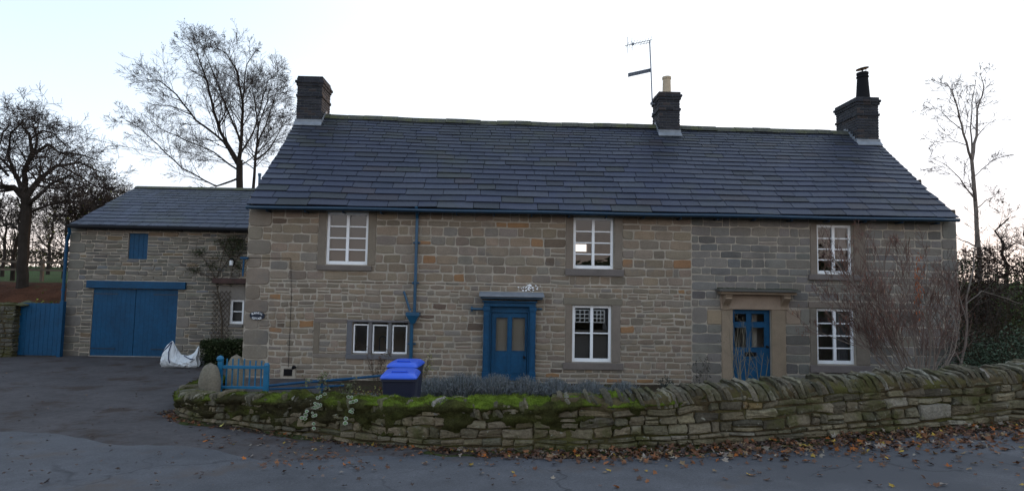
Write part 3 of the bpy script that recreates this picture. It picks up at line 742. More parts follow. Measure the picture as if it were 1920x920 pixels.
# downpipe with hopper
px_, _ = PX(782, 450); pz0 = PX(782, 392)[1]; hz = PX(777, 592)[1]; hx, _ = PX(773, 620)
dp = MB(); dp.tube([(px_, Y_E-.03, pz0+.02), (px_, -.16, pz0-.12), (px_, -.09, pz0-.25), (px_, -.09, hz+.08)], .038, 10)
for zz in (PX(782,455)[1], PX(782,530)[1]): dp.tube([(px_, -.09, zz-.03), (px_, -.09, zz+.03)], .052, 10); dp.box(px_-.09, px_+.09, -.05, -.018, zz-.02, zz+.02)
dpo = dp.build('downpipe', M['pipe_blue'], house, smooth=False)
hp = MB(); c = ((px_+hx)/2, -.13)
V = []
for z, sx, sy in ((hz+.10, .17, .11), (hz+.02, .17, .11), (hz-.04, .12, .09), (hz-.18, .05, .05)):
    V += [(c[0]-sx, c[1]-sy, z), (c[0]+sx, c[1]-sy, z), (c[0]+sx, c[1]+sy, z), (c[0]-sx, c[1]+sy, z)]
hp.add(V, [(0,1,2,3)]+[(4*k+i, 4*k+4+i, 4*k+4+(i+1) % 4, 4*k+(i+1) % 4) for k in range(3) for i in range(4)]+[(15,14,13,12)])
hp.build('hopper', M['pipe_blue'], dpo)
hp = MB(); hp.tube([(hx, -.12, hz-.1), (hx, -.09, .0)], .045, 10); hp.box(hx-.1, hx+.1, -.05, -.018, .9, .94); hp.build('lower_pipe', M['pipe_blue'], dpo)
a, b = PX(758, 546), PX(770, 582); hp = MB(); hp.tube([(a[0], -.06, a[1]), (b[0], -.11, b[1])], .028, 8); hp.build('waste_pipe', M['pipe_blue'], dpo)
# cable clipped on the facade
c0, c1, c2 = PX(462,483), PX(546,484), PX(547,560)
cb = MB(); cb.tube([(c0[0], -.03, c0[1]), (c1[0], -.03, c1[1]), (c2[0], -.03, c2[1]), (c2[0], -.03, .3)], .006, 5); cb.build('clipped_cable', M['black'], house)
bk_ = MB(); bx, bz = PX(461, 484); bk_.box(bx-.10, bx+.08, -.10, -.03, bz-.02, bz+.03); bk_.tube([(bx-.02, -.06, bz), (bx-.03, -.06, bz-.45)], .022, 8); bk_.build('overflow_pipe', M['blue'], house)
# white limewash patch above the door canopy
lw = MB(); rg = random.Random(2)
for i in range(46):
    x, z = PX(rg.gauss(992, 9), rg.gauss(539, 3.2)); s = rg.uniform(.006, .022)
    lw.add([(x+s*math.cos(a)*1.3, -.030+rg.uniform(-.002,.002), z+s*math.sin(a)) for a in [k*math.pi/3 for k in range(6)]], [(0,1,2,3,4,5)])
lw.build('paint_splash', M['white'], wall)

# chimneys
def bricks(mb, mm, x0, x1, y0, y1, z0, z1, rg, pal):
    mm.box(x0+.012, x1-.012, y0+.012, y1-.012, z0, z1-.004)
    faces = [(x0, x1, lambda u, v, d: (u, y0+.012-d, v)), (y0, y1, lambda u, v, d: (x1-.012+d, u, v)), (y0, y1, lambda u, v, d: (x0+.012-d, y0+y1-u, v)), (x0, x1, lambda u, v, d: (x0+x1-u, y1-.012+d, v))]
    n = max(1, round((z1-z0)/.082)); h = (z1-z0)/n
    for a, b, mp in faces:
        for k in range(n):
            u = a-(.115 if k % 2 else 0); 
            while u < b-.01:
                ua, ub = max(a, u), min(b, u+.23); u += .23
                if ub-ua > .04: stone(mb, (ua, z0+k*h, ub, z0+(k+1)*h), mp, jc(pick(pal, rg), rg, .2), rg, gap=.0055, dep=.012, jit=.002, bev=.004)
BP = [(30,(.017,.019,.027)),(20,(.025,.025,.032)),(8,(.040,.030,.030)),(10,(.012,.014,.021))]
BPR = [(20,(.12,.07,.055)),(20,(.06,.045,.042)),(10,(.16,.14,.13))]
def chimney(uf0, uf1, vtop, side_px, depth, label, seed):
    rg = random.Random(seed); yf = RY-depth/2; x0 = PX(uf0, vtop+50, yf)[0]; x1 = PX(uf1, vtop+50, yf)[0]; zt = PX((uf0+uf1)/2, vtop, yf)[1]
    zb = eave_z(x0)+(ridge_z(x0)-eave_z(x0))*((yf-Y_E)/(RY-Y_E))-.3; zm = zt-.55
    mb = MB(); mm = MB()
    bricks(mb, mm, x0, x1, yf, yf+depth, zb, zm-.041, rg, BP)
    bricks(mb, mm, x0-.03, x1+.03, yf-.03, yf+depth+.03, zm-.041, zm+.041, rg, BP)
    bricks(mb, mm, x0, x1, yf, yf+depth, zm+.041, zt-.25, rg, BP)
    bricks(mb, mm, x0-.03, x1+.03, yf-.03, yf+depth+.03, zt-.25, zt-.168, rg, BP)
    bricks(mb, mm, x0-.06, x1+.06, yf-.06, yf+depth+.06, zt-.168, zt-.086, rg, BP)
    bricks(mb, mm, x0-.02, x1+.02, yf-.02, yf+depth+.02, zt-.086, zt, rg, BP)
    ch = mb.build('chimney', M['brick'], house); ch['label'] = label
    mm.build('chimney_mortar', M['brick_mortar'], ch)
    fl = MB(); zf = zb+.3
    fl.box(x0-.025, x1+.025, yf-.022, yf-.006, zf-.06, zf+.15)
    fl.hexa([(x0-.04,yf-.11,zf-.06),(x1+.04,yf-.11,zf-.06),(x1+.03,yf-.0,zf+.05),(x0-.03,yf-.0,zf+.05)], [(x0-.04,yf-.11,zf-.035),(x1+.04,yf-.11,zf-.035),(x1+.03,yf-.02,zf+.075),(x0-.03,yf-.02,zf+.075)])
    sl = (ridge_z(x0)-eave_z(x0))/(RY-Y_E)
    for xs_ in ((x0-.022, x0-.006), (x1+.006, x1+.022)):
        n = 5
        for i in range(n):
            ya = yf+(depth/2)*i/n; yb = yf+(depth/2)*(i+1)/n; zz = zf+sl*(ya-yf)
            fl.box(xs_[0], xs_[1], ya, yb, zz-.1, zz+.17)
            fl.box(xs_[0], xs_[1], 2*RY-yb, 2*RY-ya, zz-.1, zz+.22)
    fl.build('flashing', M['lead'], ch)
    return ch, x0, x1, yf, zt
c1_, x0, x1, yf, zt = chimney(556, 603, 146, 0, .88, 'brick chimney at the garage end of the roof, no pot', 21)
cp = MB(); cp.box(x0+.0, x1-.0, yf+.0, yf+.85, zt, zt+.05); cp.lathe(((x0+x1)/2+.1, yf+.3, zt+.05), [(.11,0),(.12,.03),(.10,.055)], 14); cp.build('cap', M['black'], c1_)
c2_, x0, x1, yf, zt = chimney(1236, 1275, 172, 0, .80, 'brick chimney in the middle of the ridge with one pale pot', 22)
pp_ = MB(); cx = PX(1250, 160, RY-.1)[0]; top = PX(1250, 145, RY-.1)[1]; hgt = top-zt
pp_.lathe((cx, RY-.1, zt), [(.135,0),(.13,hgt*.2),(.122,hgt*.85),(.14,hgt*.88),(.14,hgt),(.10,hgt),(.10,hgt*.6)], 20); pp_.build('pot', M['cream'], c2_, smooth=False)
AX, AZ = x0, zt
c3_, x0, x1, yf, zt = chimney(1607, 1648, 182, 0, 1.12, 'brick chimney at the gable beside the birch, black cowled pot', 23)
pp_ = MB(); yy = yf+.3; cx = PX(1617.5, 160, yy)[0]; top = PX(1617, 137, yy)[1]; hgt = top-zt
pp_.lathe((cx, yy, zt), [(.20,0),(.185,hgt*.25),(.155,hgt*.8),(.175,hgt*.82),(.175,hgt*.86),(.15,hgt*.88),(.17,hgt*.94),(.17,hgt),(.12,hgt)], 20); pot = pp_.build('pot', M['black'], c3_)
cw = MB(); 
V = []; n = 18; cz = zt+hgt+.12
for k in range(n):
    a = 2*math.pi*k/n; V.append((cx+.18*math.cos(a), yy+.18*math.sin(a), cz+.03*math.cos(a)))
V += [(x, y, z+.02) for x, y, z in V[:n]]; V += [(cx, yy, cz+.05)]
cw.add(V, [tuple(reversed(range(n)))]+[(k, (k+1) % n, n+(k+1) % n, n+k) for k in range(n)]+[(n+k, n+(k+1) % n, 2*n) for k in range(n)])
cw.tube([(cx, yy, zt+hgt-.05), (cx, yy, cz)], .02, 6); cw.tube([(cx+.1, yy, zt+hgt-.05), (cx+.12, yy, cz)], .01, 5)
cw.build('cowl', M['black'], c3_)

# tv aerial on the middle chimney
ya = RY
def PA(u, v, dy=0): return PY(u, v, ya+dy)
ae = thing('tv_aerial', PA(1223, 190), 'thin metal tv aerial with a grid reflector strapped to the middle chimney', 'aerial')
t = MB(); t.tube([PA(1223,196), PA(1221,140), PA(1218,76)], .02, 6); t.box(AX-.12, AX-.02, ya-.06, ya+.06, AZ-.3, AZ-.27); t.box(AX-.12, AX-.02, ya-.06, ya+.06, AZ-.6, AZ-.57); t.build('mast', M['iron'], ae)
t = MB(); p0, p1 = PA(1172, 86, -.5), PA(1223, 75, .1); t.tube([p0, p1], .011, 5)
dirv = (p1-p0).normalized()
for i in range(9):
    q = p0+(p1-p0)*(.08+.85*i/8); l = .10+.03*math.sin(i); t.tube([q+Vector((.05, 0, l)), q-Vector((.05, 0, l))], .006, 4)
q = p0+(p1-p0)*.12; t.tube([q+Vector((-.03,0,.26)), q+Vector((-.02,0,-.26))], .007, 4); q = p0+(p1-p0)*.28; t.tube([q+Vector((-.03,0,.2)), q+Vector((-.02,0,-.2))], .007, 4)
t.box(q.x-.04, q.x+.04, q.y-.03, q.y+.03, q.z-.03, q.z+.03)
t.tube([PA(1199,84,-.1), PA(1221,79,.05)], .008, 4); t.build('antenna_boom', M['iron'], ae)
t = MB(); a, b = PA(1178, 141, -.3), PA(1219, 132, .02); d_ = (b-a).normalized(); up = Vector((0,0,1))
for k in (-.05, -.017, .017, .05): t.tube([a+up*k, b+up*k], .012, 4)
for i in range(10): q = a+(b-a)*i/9; t.tube([q-up*.06, q+up*.06], .01, 4)
t.hexa([a+Vector((0,.0,-.045)), b+Vector((0,.0,-.045)), b+Vector((0,.02,-.045)), a+Vector((0,.02,-.045))], [a+Vector((0,.0,.045)), b+Vector((0,.0,.045)), b+Vector((0,.02,.045)), a+Vector((0,.02,.045))])
t.build('grid_reflector', M['iron'], ae)

# ------------------------------------------------------------------ oval house sign
sx, sz = PX(483.5, 591); sg = thing('house_sign', (sx, -.03, sz-.1), 'small dark oval name plate with white lettering on the corner stones of the cottage', 'sign')
SW, SH = PX(497.5,591)[0]-sx, PX(483.5,583)[1]-sz
t = MB(); n = 32; V = [(sx+SW*math.cos(2*math.pi*k/n), -.055, sz+SH*math.sin(2*math.pi*k/n)) for k in range(n)]; V += [(x, -.02, z) for x, y, z in V]
t.add(V, [tuple(range(n)), tuple(reversed(range(n, 2*n)))]+[(k, n+k, n+(k+1) % n, (k+1) % n) for k in range(n)]); t.build('plate', mat('sign_enamel', (.008,.014,.03), .3), sg)
def glyph(ch):
    c = bpy.data.curves.new('g', 'FONT'); c.body = ch; c.size = 1; c.align_x = 'CENTER'; c.resolution_u = 3; c.offset = .02
    o = bpy.data.objects.new('g', c); COL.objects.link(o); dg = bpy.context.evaluated_depsgraph_get(); me = bpy.data.meshes.new_from_object(o.evaluated_get(dg))
    V = [tuple(v.co) for v in me.vertices]; Fs = [tuple(p.vertices) for p in me.polygons]; bpy.data.objects.remove(o); bpy.data.curves.remove(c); bpy.data.meshes.remove(me)
    return V, Fs
t = MB()
for word, top in (('BURNELL', True), ('COTTAGE', False)):
    for i, ch in enumerate(word):
        q = (i-3)/3.2; ang = q*R(52); ex, ez = math.sin(ang)*SW*.80, math.cos(ang)*SH*.55
        if top: ox, oz, rot = sx+ex, sz+ez-.0-SH*.16, -ang*.55
        else: ox, oz, rot = sx+ex, sz-ez-SH*.36, ang*.55
        V, Fs = glyph(ch); s = .062
        VV = [(ox+s*(x*math.cos(rot)-y*math.sin(rot)), -.0575, oz+s*1.1*(x*math.sin(rot)+y*math.cos(rot))) for x, y, z in V]
        t.add(VV, Fs)
t.build('lettering', M['white'], sg)

# ------------------------------------------------------------------ garage wing
WY = 3.7; WYB = 9.7; WR = 6.7
def wr(u0, v0, u1, v1): return rect(u0, v0, u1, v1, WY)
GX0 = PX(124, 560, WY)[0]; GX1 = HX0-.002
gar = thing('stone_garage', ((GX0+GX1)/2, 6.7, 0), 'lower stone garage building with slate roof and wide blue double doors', 'garage')
gm = lambda u, v, d: (u, WY-d, v)
ge = lambda x: (lambda a, b: a[1]+(b[1]-a[1])*(x-a[0])/(b[0]-a[0]))(PX(130,421,WY-.2), PX(466,428,WY-.2))
gr = lambda x: (lambda a, b: a[1]+(b[1]-a[1])*(x-a[0])/(b[0]-a[0]))(PX(248,352,WR), PX(470,356,WR))
GT = ge(GX0)-.04
HAT = wr(240,437,277,486); GD = wr(171,541,331,664); GD = (GD[0], .03, GD[2], GD[3]); GW = wr(430,561,457,607)
GLIN = wr(165,527,350,541)
t = MB(); wall_holes(t, GX0, GX1, -.3, GT, [HAT, GD, GW], gm, .4); t.box(GX0, GX0+.4, WY+.4, WYB, -.3, GT)
t.add([(GX0,WY,GT),(GX0,WYB,GT),(GX0,WR,gr(GX0)-.1),(GX0+.4,WY,GT),(GX0+.4,WYB,GT),(GX0+.4,WR,gr(GX0)-.1)], [(0,1,2),(5,4,3),(0,2,5,3),(1,4,5,2),(0,3,4,1)])
t.box(GX0+.4, GX1, WYB-.4, WYB, -.3, GT); t.box(GX0+.4, GX1, WY+.4, WYB-.4, -.1, .0)
gwall = t.build('wall', M['mortar'], gar)
rg = random.Random(31); t = MB()
PALG = [(30,(.165,.15,.125)),(25,(.14,.13,.11)),(20,(.18,.165,.14)),(10,(.115,.105,.095)),(5,(.2,.15,.1)),(8,(.15,.15,.15))]
gobs = [HAT, GD, GW, GLIN, (GW[0]-.35, GW[1]-.12, GW[2]+.06, GW[3]+.45)]
v = -.25; k = 0
while v < GT-.05:
    h = rg.uniform(.2, .34); h = GT-v if GT-(v+h) < .15 else h; ww = .5 if k % 2 else .34
    stone(t, (GX0, v, GX0+ww, v+h), gm, jc((.16,.15,.13), rg), rg, dep=.02); gobs.append((GX0-.1, v, GX0+ww, v+h))
    if v < GD[3]-.1:
        w2 = .4 if k % 2 else .26; v2 = min(v+h, GD[3]+.0); stone(t, (GD[2], v, GD[2]+w2, v2), gm, jc((.17,.155,.135), rg), rg, dep=.02, gap=.006); gobs.append((GD[2], v, GD[2]+w2, v2))
    v += h; k += 1
for r in layout(GX0, GX1, -.25, GT, (.08,.16), (.2,.5), gobs, rg): stone(t, r, gm, jc(pick(PALG, rg), rg, .16), rg, gap=.008, jit=.014, dep=.018, rough=.05)
for r in layout(0, 6.0, -.25, GT, (.1,.2), (.2,.5), [], rg): stone(t, r, lambda u, v, d: (GX0-d, WYB-u, v), jc(pick(PALG, rg), rg, .16), rg, gap=.008, jit=.012)
t.build('facing_stones', M['stone'], gwall)
t = MB(); rr = (GW[0]-.33, GW[1]-.10, GW[2]+.05, GW[3]+.43)
t.box(rr[0], GW[0]-.004, WY-.02, WY+.1, rr[1], rr[3], (.2,.18,.16)); t.box(GW[2]+.004, GX1-.02, WY-.02, WY+.1, rr[1], rr[3], (.2,.18,.16)); t.box(GW[0]-.003, GW[2]+.003, WY-.02, WY+.1, GW[3]+.003, rr[3], (.2,.18,.16)); t.box(GW[0]-.003, GW[2]+.003, WY-.05, WY+.1, rr[1], GW[1]-.003, (.16,.15,.14))
t.build('window_surround', M['dressed'], gar, bevel=.006)
def gwin():
    u0, v0, u1, v1 = GW; y = WY+.05; f = MB(); fw = .075
    f.box(u0, u0+fw, y, y+.06, v0, v1); f.box(u1-fw, u1, y, y+.06, v0, v1); f.box(u0+fw, u1-fw, y, y+.06, v1-fw, v1); f.box(u0+fw, u1-fw, y, y+.06, v0, v0+fw); f.box(u0+fw, u1-fw, y+.01, y+.05, (v0+v1)/2-.015, (v0+v1)/2+.015)
    o = f.build('window', M['white'], gar, bevel=.006); g = MB(); g.add([(u0+fw,y+.03,v0+fw),(u1-fw,y+.03,v0+fw),(u1-fw,y+.03,v1-fw),(u0+fw,y+.03,v1-fw)], [(0,1,2,3)]); g.build('glass', M['glass'], o)
    b = MB(); b.box(u0, u1, y+.15, y+.16, v0, v1); b.build('roller_blind', M['blind'], o)
gwin()
t = MB(); t.box(GLIN[0], GLIN[2], WY-.09, WY+.12, GLIN[1]+.004, GLIN[3]); t.build('lintel', M['blue'], gar, bevel=.012)
gc = (GD[0]+GD[2])/2
for a, b, lab in ((GD[0]+.01, gc-.008, 'garage door leaf towards the boarded gate'), (gc+.008, GD[2]-.01, 'garage door leaf towards the white sack')):
    t = MB(); n = 9; t.box(a, b, WY+.024, WY+.06, GD[1]+.002, GD[3]-.012)
    for i in range(n): t.box(a+(b-a)*i/n+.001, a+(b-a)*(i+1)/n-.001, WY+.02, WY+.046, GD[1], GD[3]-.01)
    d = t.build('garage_door', M['blue'], gar, bevel=.003); d['label'] = lab
    for z in (GD[3]-.17, GD[1]+.22):
        h = MB(); x0_, x1_ = (a, a+.75) if a < gc-.1 else (b-.75, b)
        h.hexa([(x0_,WY+.008,z-.02),(x1_,WY+.008,z-.02),(x1_,WY+.019,z-.02),(x0_,WY+.019,z-.02)], [(x0_,WY+.008,z+.02),(x1_,WY+.008,z+.02),(x1_,WY+.019,z+.02),(x0_,WY+.019,z+.02)]); h.build('strap_hinge', M['blue_dark'], d)
t = MB(); t.box(GD[0], GD[2], WY-.03, WY+.2, -.02, .028, (.25,.24,.23)); t.build('threshold', M['dressed'], gar)
t = MB(); t.box(HAT[0]+.01, HAT[2]-.01, WY+.06, WY+.09, HAT[1]+.01, HAT[3]-.01)
for i in range(4): t.box(HAT[0]+.012+i*(HAT[2]-HAT[0]-.024)/4+.003, HAT[0]+.012+(i+1)*(HAT[2]-HAT[0]-.024)/4-.003, WY+.04, WY+.059, HAT[1]+.012, HAT[3]-.012)
t.build('hatch', M['blue'], gar, bevel=.003)
# garage roof
G0, G1 = PX(130, 421, WY-.2)[0], GX1+.0
def groof(x, t_, h=0.0, side=1):
    ze, zr = ge(x), gr(x); y = WY-.2+(WR-WY+.2)*t_; z = ze+(zr-ze)*t_+.025*noise.noise(Vector((x*.4, t_*2, side)))
    y += -.45*h; z += .89*h
    if side < 0: y = 2*WR-y
    return (x, y, z)
t = MB()
xs = frange(G0+.04, G1, .8)
for side in (1, -1):
    for a, b in zip(xs[:-1], xs[1:]):
        for q0 in (0, .25, .5, .75):
            q = [groof(a,q0,-.015,side), groof(b,q0,-.015,side), groof(b,q0+.25,-.015,side), groof(a,q0+.25,-.015,side)]; t.hexa([(x, y, z-.06) for x, y, z in q], q)
gro = t.build('roof', M['black'], gar)
t = MB(); SPG = [(40,(.044,.052,.082)),(25,(.036,.043,.070)),(10,(.060,.068,.10)),(10,(.030,.034,.05))]
for side in (1, -1): slates(t, groof, G0, G1, 3.5, [.26*(1-.4*i/14) for i in range(14)], rg, SPG, side, w0=.45, w1=.3, th0=.018, th1=.01)
t.build('slates', M['slate'], gro)
t = MB(); x = G0
while x < G1:
    xb = min(x+.5, G1); V = []
    for xx in (x+.004, xb-.004):
        for dy, dz2 in ((-.17,-.10),(-.08,-.03),(0,.01),(.08,-.03),(.17,-.10)): V.append((xx, WR+dy, gr(xx)+.06+dz2))
    t.add(V, [(i, 5+i, 6+i, i+1) for i in range(4)]+[(0,1,2,3,4),(9,8,7,6,5)]); x += .5
t.build('ridge_tiles', M['ridge'], gro)
t = MB(); t.tube([(x, WY-.26, ge(x)-.055) for x in frange(G0, G1, .6)], .055, 8); t.build('gutter', M['black'], gar, smooth=True)
t = MB()
for a, b in zip(xs[:-1], xs[1:]): t.hexa([(a,WY-.06,GT-.01),(b,WY-.06,GT-.01),(b,WY+.02,GT-.01),(a,WY+.02,GT-.01)], [(a,WY-.06,ge(a)+.06),(b,WY-.06,ge(b)+.06),(b,WY+.02,ge(b)+.06),(a,WY+.02,ge(a)+.06)])
t.build('eaves_board', M['black'], gar)
t = MB(); gx_ = GX0+.0; t.tube([(G0+.03, WY-.25, ge(G0)-.08), (G0+.0, WY-.16, ge(G0)-.25), (GX0-.03, WY-.1, ge(G0)-.5), (GX0-.03, WY-.1, .0)], .045, 10)
for z in (.8, 2.0, 3.2): t.tube([(GX0-.03, WY-.1, z), (GX0-.03, WY-.1, z+.07)], .058, 10)
t.build('downpipe', M['blue'], gar)
t = MB(); a = PY(487, 352, WR+1.0); b = PY(487, 325, WR+1.0); t.tube([(a.x, a.y, a.z-.6), (b.x, b.y, b.z)], .05, 10); t.tube([(b.x, b.y, b.z-.1), (b.x, b.y, b.z)], .065, 10); t.build('vent_pipe', M['pipe_blue'], gar)
t = MB(); q = wr(404, 522, 462, 531); t.box(q[0], GX1-.01, WY-.22, WY-.0, q[1], q[3]); t.build('timber_ledge', M['rust'], gar)

# wall lamp
lx, lz = PX(434, 492, WY-.15); lam = thing('wall_lantern', (lx, WY, lz-.1), 'small white and black lantern on the garage wall above the timber ledge', 'lantern')
t = MB(); t.lathe((lx, WY-.15, lz-.09), [(.045,0),(.055,.02),(.06,.12),(.03,.17),(.02,.19)], 12); t.build('glass_shade', M['white'], lam)
t = MB(); t.tube([(lx, WY-.02, lz+.0), (lx, WY-.06, lz+.14), (lx, WY-.15, lz+.13)], .012, 6); t.lathe((lx, WY-.15, lz+.085), [(.07,0),(.05,.03),(.01,.06)], 12); t.box(lx-.04, lx+.04, WY-.03, WY-.015, lz-.06, lz+.06); t.build('bracket', M['black'], lam)
# trellis
t = MB(); q = wr(398, 545, 432, 640); wq, hq = q[2]-q[0], q[3]-q[1]
n = 9
for k in range(-6, n+2):
    for sgn in (1, -1):
        P = []
        for e in (0, 1):
            pass
        z0 = q[1]+k*.17; a = (q[0], z0) ; b = (q[2], z0+wq*1.3)
        if sgn < 0: a, b = (q[0], z0+wq*1.3), (q[2], z0)
        def cl(a, b):
            (x0, z0_), (x1, z1_) = a, b
            t0, t1 = 0, 1; dz = z1_-z0_
            lo, hi = (q[1]-z0_)/dz, (q[3]-z0_)/dz
            if lo > hi: lo, hi = hi, lo
            t0, t1 = max(0, lo), min(1, hi)
            return None if t1-t0 < .03 else ((x0+(x1-x0)*t0, z0_+dz*t0), (x0+(x1-x0)*t1, z0_+dz*t1))
        c = cl(a, b)
        if c: t.tube([(c[0][0], WY-.045-(.016 if sgn > 0 else 0), c[0][1]), (c[1][0], WY-.045-(.016 if sgn > 0 else 0), c[1][1])], .010, 4)
tag(t.build('trellis', M['wood']), 'grey diamond trellis on the garage wall beside its small white window', 'trellis')
# ------------------------------------------------------------------ boundary wall of the garden
gwl = thing('garden_wall', (0, -7.5, .3), 'low curving drystone garden wall, mossy on one half and topped by slanting coping stones on the other', 'garden wall')
core = MB(); ss = frange(0, WLEN, .12)
for a, b in zip(ss[:-1], ss[1:]):
    q = []
    for v in (-.15, HREF*.80):
        for s, d in ((a, -.02), (b, -.02), (b, -TH), (a, -TH)): q.append(wmap(s, v, d))
    core.hexa(q[:4], q[4:])
core.build('rubble_core', M['wall_soil'], gwl)
rg = random.Random(17); st = MB(); sb2 = MB()
WPAL = [(30,(.165,.138,.09)),(25,(.13,.11,.075)),(20,(.20,.17,.115)),(10,(.085,.074,.052)),(5,(.21,.185,.145)),(4,(.20,.14,.07))]
WPAL2 = [(30,(.155,.125,.08)),(20,(.19,.155,.105)),(12,(.115,.10,.07)),(10,(.085,.075,.045))]
big = s_at_px(15)+.3
bigr = (big-.10, .16, big+.40, .37)
SM = s_at_px(11)
for r in layout(.0, SM, -.05, HREF*.80, (.09,.20), (.14,.36), [], rg, gap_min=.03)+layout(SM, WLEN-.1, -.05, HREF*.80, (.055,.13), (.13,.42), [bigr], rg, gap_min=.03):
    right = (r[0] > S_COPE)
    stone(st, r, wmap, jc(pick(WPAL if right else WPAL2, rg), rg, .22), rg, gap=.005, jit=.026, dep=.026, bev=.02, rough=.22)
stone(st, bigr, wmap, (.20,.18,.145), rg, gap=.004, jit=.03, dep=.035, bev=.03, rough=.0)
for r in layout(.0, WLEN-.1, -.3, HREF*.70, (.08,.16), (.2,.5), [], rg):
    stone(sb2, r, lambda s, v, d: wmap(WLEN-s, v, -TH-d), jc(pick(WPAL, rg), rg, .2), rg, gap=.006, jit=.016, dep=.03, rough=.1)
for r in layout(0, TH, -.1, HREF*.7, (.07,.14), (.15,.36), [], rg):   # the end facing the gatepost
    p, n, t = wpt(0); stone(sb2, r, lambda u, v, d: (p[0]-n[0]*u-t[0]*d, p[1]-n[1]*u-t[1]*d, p[2]+v/HREF*p[3]), jc(pick(WPAL, rg), rg, .2), rg, jit=.01)
st.build('face_stones', M['wall_stone'], gwl); sb2.build('back_stones', M['wall_stone'], gwl)
# copings: slabs on edge, leaning
cp = MB(); s = s_at_px(2)+.2
while s < WLEN-.3:
    wdt = rg.uniform(.035, .08)*(1.0 if s > S_COPE else 1.2); hh = rg.uniform(.11, .185); lean = rg.uniform(.10, .20); v0 = HREF*.76
    if s < s_at_px(11)+.3:
        v0 = HREF*.66; hh = rg.uniform(.11, .175)
        if rg.random() < .45: s += wdt; continue
    elif s < S_COPE and rg.random() < .35: s += wdt; continue
    H_ = wpt(s)[0][3]; k = HREF/H_; n = 9; prof = []
    dj = rg.uniform(-.02, .03)
    for i in range(n+1):
        a = math.pi*i/n; prof.append((-TH/2-.01+math.cos(a)*(TH/2+.035+dj)*(1 if i else 1), (hh*(.42+.58*math.sin(a)**.45))*k+rg.uniform(-.014,.014)))
    prof = [(prof[0][0], -.02)]+prof+[(prof[-1][0], -.02)]
    A = []; B = []; C_ = []
    for d, v in prof:
        ln = lean*(v/.3); vv = v0+v; jt = rg.uniform(-.006, .006)
        A.append(wmap(s-ln+jt, vv, d)); C_.append(wmap(s-ln+wdt*.5, vv+.014*(v > .05), d+(.012 if d > -TH/2 else -.012))); B.append(wmap(s-ln+wdt*rg.uniform(.88, 1.0)+jt, vv, d))
    m_ = len(prof); cen = sum([Vector(x) for x in A], Vector())/m_; cen2 = sum([Vector(x) for x in B], Vector())/m_
    Fs = [(i, i+1, m_+i+1, m_+i) for i in range(m_-1)]+[(m_+i, m_+i+1, 2*m_+i+1, 2*m_+i) for i in range(m_-1)]+[tuple(reversed(range(m_))), tuple(range(2*m_, 3*m_))]
    cp.add(A+C_+B, Fs, jc(pick([(30,(.13,.112,.078)),(18,(.17,.15,.11)),(18,(.085,.075,.052)),(6,(.22,.20,.165))], rg), rg, .2)); s += wdt+rg.uniform(.0, .02)
cp.build('coping_stones', M['wall_stone'], gwl)
# earthy mortar skirt under the copings
sk = MB(); ss = frange(s_at_px(11)+.2, WLEN-.2, .06); rows_ = []
for s in ss:
    row = []
    for i, (v, d) in enumerate(((.50, -.01), (.54, .026), (.59, .034), (.635, .024), (.67, -.005), (.69, -.09), (.69, -TH+.08), (.60, -TH-.02))):
        nn = noise.noise(Vector((s*3, i*1.3, 2)))+.5*noise.noise(Vector((s*9, i*2, 7)))
        row.append(wmap(s, v+.05*nn, d+.03*nn))
    rows_.append(row)
for a, b in zip(rows_[:-1], rows_[1:]):
    n0 = len(sk.v); sk.v += a+b
    for i in range(7): sk.f.append([n0+i, n0+8+i, n0+9+i, n0+i+1]); sk.c.append((1,1,1))
sk.build('earth_bedding', M['wall_soil'], gwl, smooth=True)
# moss and turf cap
S_M1 = s_at_px(13)-.1
def moss_amt(s):
    base = 1.0 if s < s_at_px(11)+.45 else max(0, 1-(s-s_at_px(11)-.45)/1.6)
    return base
def fbm(v, k=4):
    t = 0; a = 1
    for i in range(k): t += a*noise.noise(v); v = v*2.1; a *= .5
    return t
ms = MB(); ss = frange(.0, S_M1, .022); PR = 34; rws = []; cols = []
def moss_col(s, q, bulge):
    g = fbm(Vector((s*2.2, q*4, 4)), 4); side_ = 1 if s > s_at_px(8)+.3 else 0
    k = sst(.37, .47, q+.06*g)*(.85 if side_ else .42)+.55*g+.05
    br = min(1, max(0, k)); dk = (.040,.034,.017) if not side_ else (.046,.044,.016); mid = (.062,.066,.018); bt = (.125,.175,.022)
    c = [dk[i]+(mid[i]-dk[i])*min(1, br*2.2) for i in range(3)]
    if br > .45: c = [c[i]+(bt[i]-c[i])*(br-.45)/.55 for i in range(3)]
    return tuple(c)
